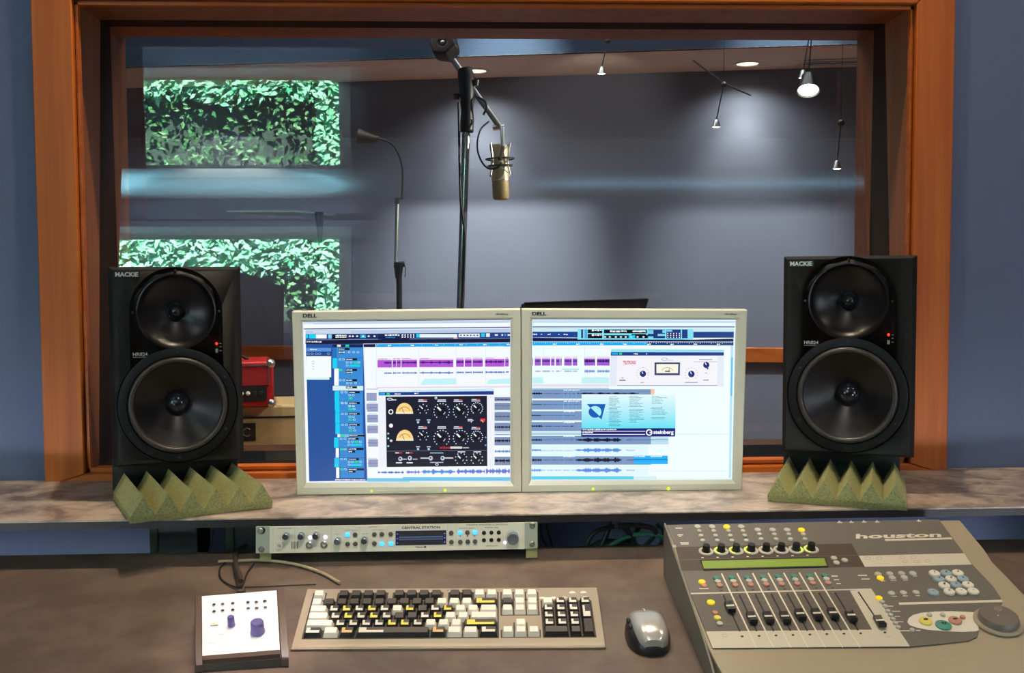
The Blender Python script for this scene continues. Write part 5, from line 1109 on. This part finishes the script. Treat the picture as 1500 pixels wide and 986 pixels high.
halogen(1176, 112, 3.9, (1186, 50), 'brass-tinted hanging lamp just above the largest halogen lamp', 0, None, .75)
halogen(996, 47, 4.0, (998, 30), 'bright halogen lamp touching the top edge of the studio glass', 0, None, .75)
halogen(1227, 48, 4.0, (1228, 30), 'dim halogen lamp at the top right corner of the studio glass', 0, None, .75)
MB().tube([atY(1015, 88, 4.0), atY(1060, 122, 4.0), atY(1100, 140, 4.0)], .003, 8).build('suspension_cable', 'dark_steel', label='thin dark cable sloping across the ceiling that carries a hanging lamp', cat='cable', loc=tuple(atY(1060, 122, 4.0)))
light('live_room_fill', 'AREA', (-.2, 3.6, 2.95), 27, (.95, .95, 1.0), target=(-.2, 3.8, 0), shape='RECTANGLE', size=3.5, size_y=1.0)
light('wall_wash_left', 'SPOT', (.20, 3.85, 2.95), 370, (1, .96, .93), target=wallpt(712, 430), spot_size=math.radians(38), spot_blend=1, shadow_soft_size=.03)
light('wall_wash_right', 'SPOT', (1.25, 3.7, 2.95), 220, (1, .96, .93), target=wallpt(1095, 440), spot_size=math.radians(36), spot_blend=1, shadow_soft_size=.03)
light('floor_bounce_fill_left', 'SPOT', (-.6, 4.0, 2.95), 90, (1, .90, .78), target=(-.6, 4.0, 0), spot_size=math.radians(70), spot_blend=1, shadow_soft_size=.03)  # added lamp, its warm floor bounce brightens the soffit
light('floor_bounce_fill_right', 'SPOT', (1.4, 4.0, 2.95), 90, (1, .90, .78), target=(1.4, 4.0, 0), spot_size=math.radians(70), spot_blend=1, shadow_soft_size=.03)  # second added lamp for the floor bounce
light('amplifier_fill', 'SPOT', (-.95, 3.7, 2.95), 75, (1, .86, .68), target=(-.95, 4.3, .7), spot_size=.75, spot_blend=.8, shadow_soft_size=.03)  # added unseen lamp, brightens the amplifier head and cabinet
# ceiling air vent in the soffit
b = MB(); va, vb = sofpt(1198, 93), sofpt(1290, 86)
XV = frame((va+vb)/2+V((0, 0, -.003)), (0, 0, -1), XL.to_3x3()@V((1, 0, 0)))
e = empty('ceiling_vent', (va+vb)/2, 'long slotted air vent in the warm soffit at the upper right', 'vent')
b.box(-.2, .2, -.06, -.045, 0, .004, X=XV).box(-.2, .2, .045, .06, 0, .004, X=XV); b.build('vent_frame', 'ceil', e, smooth=False)
for i in range(4): MB().box(-.19, .19, -.035+i*.02, -.028+i*.02, 0, .003, X=XV).build('slat', 'dark_steel' if i % 2 else 'ceil', e, smooth=False)

# ---- main microphone stand with boom
MY = 3.5
S = lambda x, y, dY=0: atY(x, y, MY+dY)
st = empty('boom_microphone_stand', (S(677, 440).x, MY, 0), 'tall chrome microphone stand with black boom clutch behind the glass', 'microphone stand')
fp = S(674.5, 452); foot = V((fp.x-.01, MY, 0)); tp = S(683, 192)
MB().tube([foot+V((0, 0, .08)), fp, tp], .0125, 16).build('pole', 'chrome', st)
for a in (90, 210, 330):
    d = V((math.cos(math.radians(a)), math.sin(math.radians(a)), 0)); MB().tube([foot+V((0, 0, .10)), foot+d*.32+V((0, 0, .012))], .011, 10).build('leg', 'dark_metal', st)
MB().tube([foot+V((0, 0, .06)), foot+V((0, 0, .16))], .024, 16).build('base_hub', 'dark_metal', st)
MB().tube([S(683.4, 194), S(684.2, 178), S(684.6, 160)], [.022, .022, .019], 16).build('height_clutch', 'black', st, bevel=.002)
b = MB(); b.tube([S(684.6, 168), S(684, 140), S(683, 112), S(680.5, 100)], [.018, .024, .027, .022], 16); b.build('boom_swivel', 'black', st)
for x, y, r_, ln in ((668.5, 146, .011, .03), (690.5, 180, .0095, .02), (697, 126, .012, .03)):
    p = S(x, y, -.01); MB().tube([p, p+V((.0, -.0, .018 if ln > .025 else .010))], [r_*.75, r_], 14).build('wing_knob', 'black', st)
    MB().tube([p+V((0, 0, .004)), S(x+(10 if x < 680 else -9), y+1)], .006, 10).build('knob_bolt', 'steel', st)
bo = [S(655, 76), S(671, 98), S(698, 138), S(733, 187)]
MB().tube(bo, .0095, 14).build('boom_arm', 'steel', st)
# counterweight at the upper end
cwp = S(653, 70, -.02); dv = (S(671, 100, .05)-S(650, 64, -.09)).normalized()
X = frame(cwp, -dv); MB().lathe([(.020, -.035), (.040, -.028), (.046, -.010), (.046, .028), (.041, .036), (.016, .037), (.014, .030), (1e-5, .030)], X, 6).build('counterweight', 'black', st, bevel=.004)
MB().lathe([(.013, -.06), (.020, -.035)], X, 16, close=True).build('weight_collar', 'black', st)
MB().sphere(frame(cwp-dv*.032, -dv), .008, 12, 8).build('end_cap', 'steel', st)
# ---- microphone in its shock mount
ma, mb_ = S(731, 213), S(734, 293); axis = (mb_-ma).normalized(); r0 = .0275
mc = empty('condenser_microphone', (ma+mb_)/2, 'gold side-address condenser microphone hanging upside down from the boom', 'microphone')
Ln = (mb_-ma).length; XM = frame(ma, axis, (1, 0, 0))
MB().lathe([(r0*.5, -.004), (r0*.85, -.002), (r0*.95, .004), (r0, .010), (r0, Ln*.62)], XM, 32, close=True).build('body', 'mic_body', mc)
MB().lathe([(r0*1.04, Ln*.62), (r0*1.04, Ln*.645), (r0*.98, Ln*.65)], XM, 32).build('body_ring', 'steel', mc)
MB().lathe([(r0*.97, Ln*.65), (r0*.98, Ln*.93), (r0*.85, Ln*.985), (r0*.5, Ln), (1e-5, Ln)], XM, 32).build('grille', 'mic_grille', mc)
MB().box(-.006, .006, -r0-.001, -r0+.004, Ln*.40, Ln*.46, X=XM).build('name_badge', 'steel', mc, bevel=.0005)
sm = empty('shock_mount', S(732, 234), 'spider-shaped silver shock mount gripping the gold microphone', 'shock mount')
for cy, rr in ((233, .045), (243, .038)):
    pc_ = S(732.5, cy); Xr = frame(pc_, axis, (1, 0, 0)); pts = [Xr@V((rr*math.cos(a), rr*math.sin(a), 0)) for a in [2*math.pi*i/32 for i in range(33)]]
    MB().tube(pts, .0028, 8, caps=False).build('ring', 'dark_steel', sm)
for cy, rr in ((211, .044), (257, .044)):
    pc_ = S(732.5, cy); Xr = frame(pc_, axis, (1, 0, 0)); Xc = frame(S(732.5, 238), axis, (1, 0, 0))
    for i in range(4):
        a = math.pi/4+i*math.pi/2; tip = Xr@V((rr*math.cos(a), rr*math.sin(a), 0)); base_ = Xc@V((.032*math.cos(a), .032*math.sin(a), 0))
        MB().tube([base_, tip], .0028, 6).build('spider_arm', 'steel', sm)
        a2 = a+math.pi/2; t2 = Xc@V((.028*math.cos(a2), .028*math.sin(a2), 0)); MB().tube([tip, t2], .0018, 6).build('elastic_band', 'steel', sm)
MB().tube([S(736, 187, -.02), S(737, 215, -.055), S(733, 233, -.04)], [.008, .0065, .006], 12).build('mount_arm', 'steel', sm)
MB().tube([S(722, 188), S(739, 186)], .009, 12).build('swivel_bolt', 'chrome', sm)
MB().sphere(Matrix.Translation(S(732, 232, -.04)), .008, 12, 8).build('thumb_screw', 'black', sm)
P = spline([S(672, 150, -.02), S(672.5, 200, -.02), S(674, 300, -.02), S(679, 345, -.02), S(676, 452, -.02)])
cable('microphone_cable', [S(716, 178, -.02), S(704, 190, -.03), S(699, 212, -.04), S(703, 232, -.04), S(714, 246, -.03), S(727, 246, -.03), S(735, 238, -.03)], .0030, 'cable_black', 'black cable looping from the boom to the gold microphone')
cable('stand_cable', [S(671.5, 150, -.02), S(672.5, 200, -.025), S(674.5, 290, -.025), S(680, 335, -.022), S(680, 380, -.022), S(676, 452, -.02)], .0036, 'cable_black', 'black cable running down the tall chrome microphone stand')
cable('boom_cable', [S(700, 142, -.012), S(710, 148, -.02), S(713, 158, -.018), S(708, 168, -.012)], .0034, 'cable_black', 'black cable wrapped round the boom arm above the microphone')

# ---- gooseneck stand behind, left of the microphone
G = lambda x, y: atY(x, y, 4.1)
gs = empty('gooseneck_stand', (G(583, 440).x, 4.1, 0), 'thin steel stand with a curved gooseneck lamp, left of the chrome stand', 'stand')
gf = G(585, 455); MB().tube([V((gf.x, 4.1, .03)), gf, G(584.5, 402)], .011, 12).build('lower_pole', 'dark_metal', gs)
MB().tube([G(580, 400), G(582, 298)], .0075, 12).build('upper_pole', 'steel', gs)
MB().lathe([(.13, 0), (.13, .015), (.03, .03), (1e-5, .03)], Matrix.Translation((gf.x, 4.1, .0005)), 32, close=True).build('round_base', 'dark_metal', gs)
MB().tube([G(583.5, 408), G(584.5, 384)], [.012, .019], 12).build('clutch', 'black', gs, bevel=.002)
MB().tube([G(577, 388), G(593, 387)], .011, 12).build('clamp', 'black', gs)
MB().tube([G(594, 390), G(594, 406)], .003, 8).build('clamp_lever', 'steel', gs)
MB().tube([G(582, 299), G(583, 290)], [.010, .012], 12).build('joint', 'chrome', gs)
MB().tube(spline([G(588.5, 292), G(590, 262), G(588, 238), G(578, 215), G(565, 206), G(552, 203)]), .0038, 8).build('gooseneck', 'dark_metal', gs)
MB().tube([G(556, 202), G(550, 204), G(524, 200)], [.008, .014, .030], 16).build('lamp_head', mat('dark_bronze', rgb(60, 56, 44), .4, metal=.4), gs)
# ---- flat green-topped stand
N_ = lambda x, y: atY(x, y, 4.7)
ps = atZ(480, 311, 1.52)
fs_ = empty('flat_top_music_stand', (N_(480, 340).x, 4.7, 0), 'dark stand with a flat green-grey desk top, at the left of the studio glass', 'music stand')
zt_ = N_(420, 311).z; q = [N_(343, 318.6), N_(440, 319.4), N_(482, 310), N_(392, 309.6)]; q = [V((q[0].x, 4.55, zt_)), V((q[1].x, 4.55, zt_)), V((q[2].x, 4.85, zt_)), V((q[3].x, 4.85, zt_))]
b = MB(); b.frustum([p-V((0, 0, .008)) for p in q], q); b.build('desk_top', 'stand_green', fs_, smooth=False)
pp = (q[1]+q[2])/2; 
b = MB(); b.tube([V((pp.x+.02, pp.y, .02)), V((pp.x+.02, pp.y, zt_-.16)), V((pp.x+.02, pp.y, zt_-.11)), V((pp.x+.02, pp.y, zt_))], [.012, .012, .010, .020], 14); b.build('post', 'black', fs_)
MB().lathe([(.11, 0), (.11, .015), (.03, .03), (1e-5, .03)], Matrix.Translation((pp.x+.02, pp.y, .0005)), 32, close=True).build('round_base', 'dark_metal', fs_)
# ---- sheet-music stand top behind the screens
Q = lambda x, y, Y=3.0: atY(x, y, Y)
mu = empty('music_stand', (Q(850, 450).x, 3.06, 0), 'brown-black metal music stand whose slotted desk shows above the right screen', 'music stand')
pts = [Q(764, 446, 2.95), Q(768, 444.6, 2.95), Q(948.5, 438.6, 2.95), Q(942, 460, 2.93), Q(900, 520, 2.88), Q(775, 520, 2.88), Q(762, 456, 2.94)]
b = MB(); b.prism(pts, (0, .006, .0)); b.build('desk_plate', 'music_stand', mu, smooth=False)
MB().tube([Q(768, 444.4, 2.946), Q(948.5, 438.4, 2.946)], .003, 8).build('top_lip', 'black', mu)
MB().tube([Q(948.5, 438.4, 2.946), Q(942, 460, 2.926)], .003, 8).build('side_lip', 'black', mu)
for i in range(5):
    p = Q(854+i*18.4, 451.2-i*.4, 2.944); X = frame(p, (0, -1, .02), (1, 0, 0)); MB().lathe([(.006, 0), (.006, .001), (1e-5, .001)], X@Matrix.Diagonal((1.3, 1, 1, 1)), 16, close=True).build('slot', mat('pale_slot', rgb(110, 110, 108), .6), mu)
mp = Q(850, 500, 2.92); MB().tube([V((mp.x, 2.95, .03)), V((mp.x, 2.93, mp.z))], .010, 12).build('post', 'dark_metal', mu)
MB().lathe([(.15, 0), (.15, .012), (.02, .03), (1e-5, .03)], Matrix.Translation((mp.x, 2.95, .0005)), 32, close=True).build('round_base', 'dark_metal', mu)

# ---- guitar amplifier head on a cream cabinet
AY = 4.25
cabz = atY(400, 596, AY-.05).z
xr = atY(432, 600, AY-.1).x; x_r = atY(455, 610, AY).x
e = empty('guitar_cabinet', (atY(380, 640, AY).x, AY+.1, 0), 'cream guitar speaker cabinet carrying the red amplifier head', 'guitar cabinet')
XA = Matrix.Translation((atY(340, 640, AY).x, AY, 0))@Matrix.Rotation(math.radians(6), 4, 'Z')
wC = .36
MB().box(-.36, wC, 0, .30, .02, cabz, X=XA).build('cabinet', 'cream_tolex', e, bevel=.012)
MB().box(-.33, wC-.03, -.004, .0, .06, cabz-.05, X=XA).build('grille_cloth', mat('cream_cloth', rgb(196, 166, 112), .8), e, smooth=False)
MB().box(-.33, wC-.02, -.006, -.001, cabz-.052, cabz-.045, X=XA).build('piping', 'black', e, smooth=False)
bp = XA.inverted()@atY(365, 633, AY); MB().box(bp.x-.04, bp.x+.025, -.008, -.004, bp.z-.035, bp.z+.035, X=XA).build('logo_plate', 'black', e, smooth=False)
pts = [XA@V((bp.x-.008+.016*math.cos(a), -.0095, bp.z+.016*math.sin(a))) for a in [math.radians(40+i*28) for i in range(11)]]
MB().tube(pts, .0022, 6).build('logo_swirl', 'steel', e)
XH = Matrix.Translation((atY(404, 600, AY).x, AY-.03, 0))@Matrix.Rotation(math.radians(14), 4, 'Z')
hz0, hz1 = cabz+.002, atY(404, 529, AY-.03).z
e = empty('guitar_amplifier_head', (XH@V((-.15, .1, 0))).xy.to_3d()+V((0, 0, hz0)), 'red guitar amplifier head with a black control panel, seen past the left speaker', 'guitar amplifier')
MB().box(-.36, 0, 0, .26, hz0, hz1, X=XH).build('case', 'red_tolex', e, bevel=.008)
MB().box(-.34, -.020, -.003, .002, hz0+.082, hz1-.015, X=XH).build('grille_cloth', 'red_cloth', e, smooth=False)
for a in ((-.34, -.018, hz1-.017, hz1-.012), (-.022, -.018, hz0+.08, hz1-.012)): MB().box(a[0], a[1], -.006, -.002, a[2], a[3], X=XH).build('silver_piping', 'steel', e, smooth=False)
MB().box(-.34, -.028, -.006, .0, hz0+.022, hz0+.080, X=XH).build('control_panel', 'black', e, smooth=False)
for i in range(6):
    X = frame(XH@V((-.050-.0245*i, -.006, hz0+.052)), XH.to_3x3()@V((0, -1, 0)))
    if i < 2: MB().lathe([(.0075, 0), (.0085, .003), (.005, .004), (.004, .001), (1e-5, .001)], X, 20).build('input_jack', 'dark_steel', e)
    else: MB().lathe([(.0085, 0), (.0075, .010), (1e-5, .013)], X, 20).build('control_knob', 'cream', e)
for x in (-.012, ):
    for z in (hz0+.010, hz1-.010): MB().sphere(XH@Matrix.Translation((x, .012, z)), .019, 14, 8).build('corner_protector', 'steel', e)
MB().tube([XH@V((-.25, .10, hz1+.001)), XH@V((-.22, .10, hz1+.02)), XH@V((-.12, .10, hz1+.02)), XH@V((-.09, .10, hz1+.001))], .007, 8).build('handle', 'black', e)
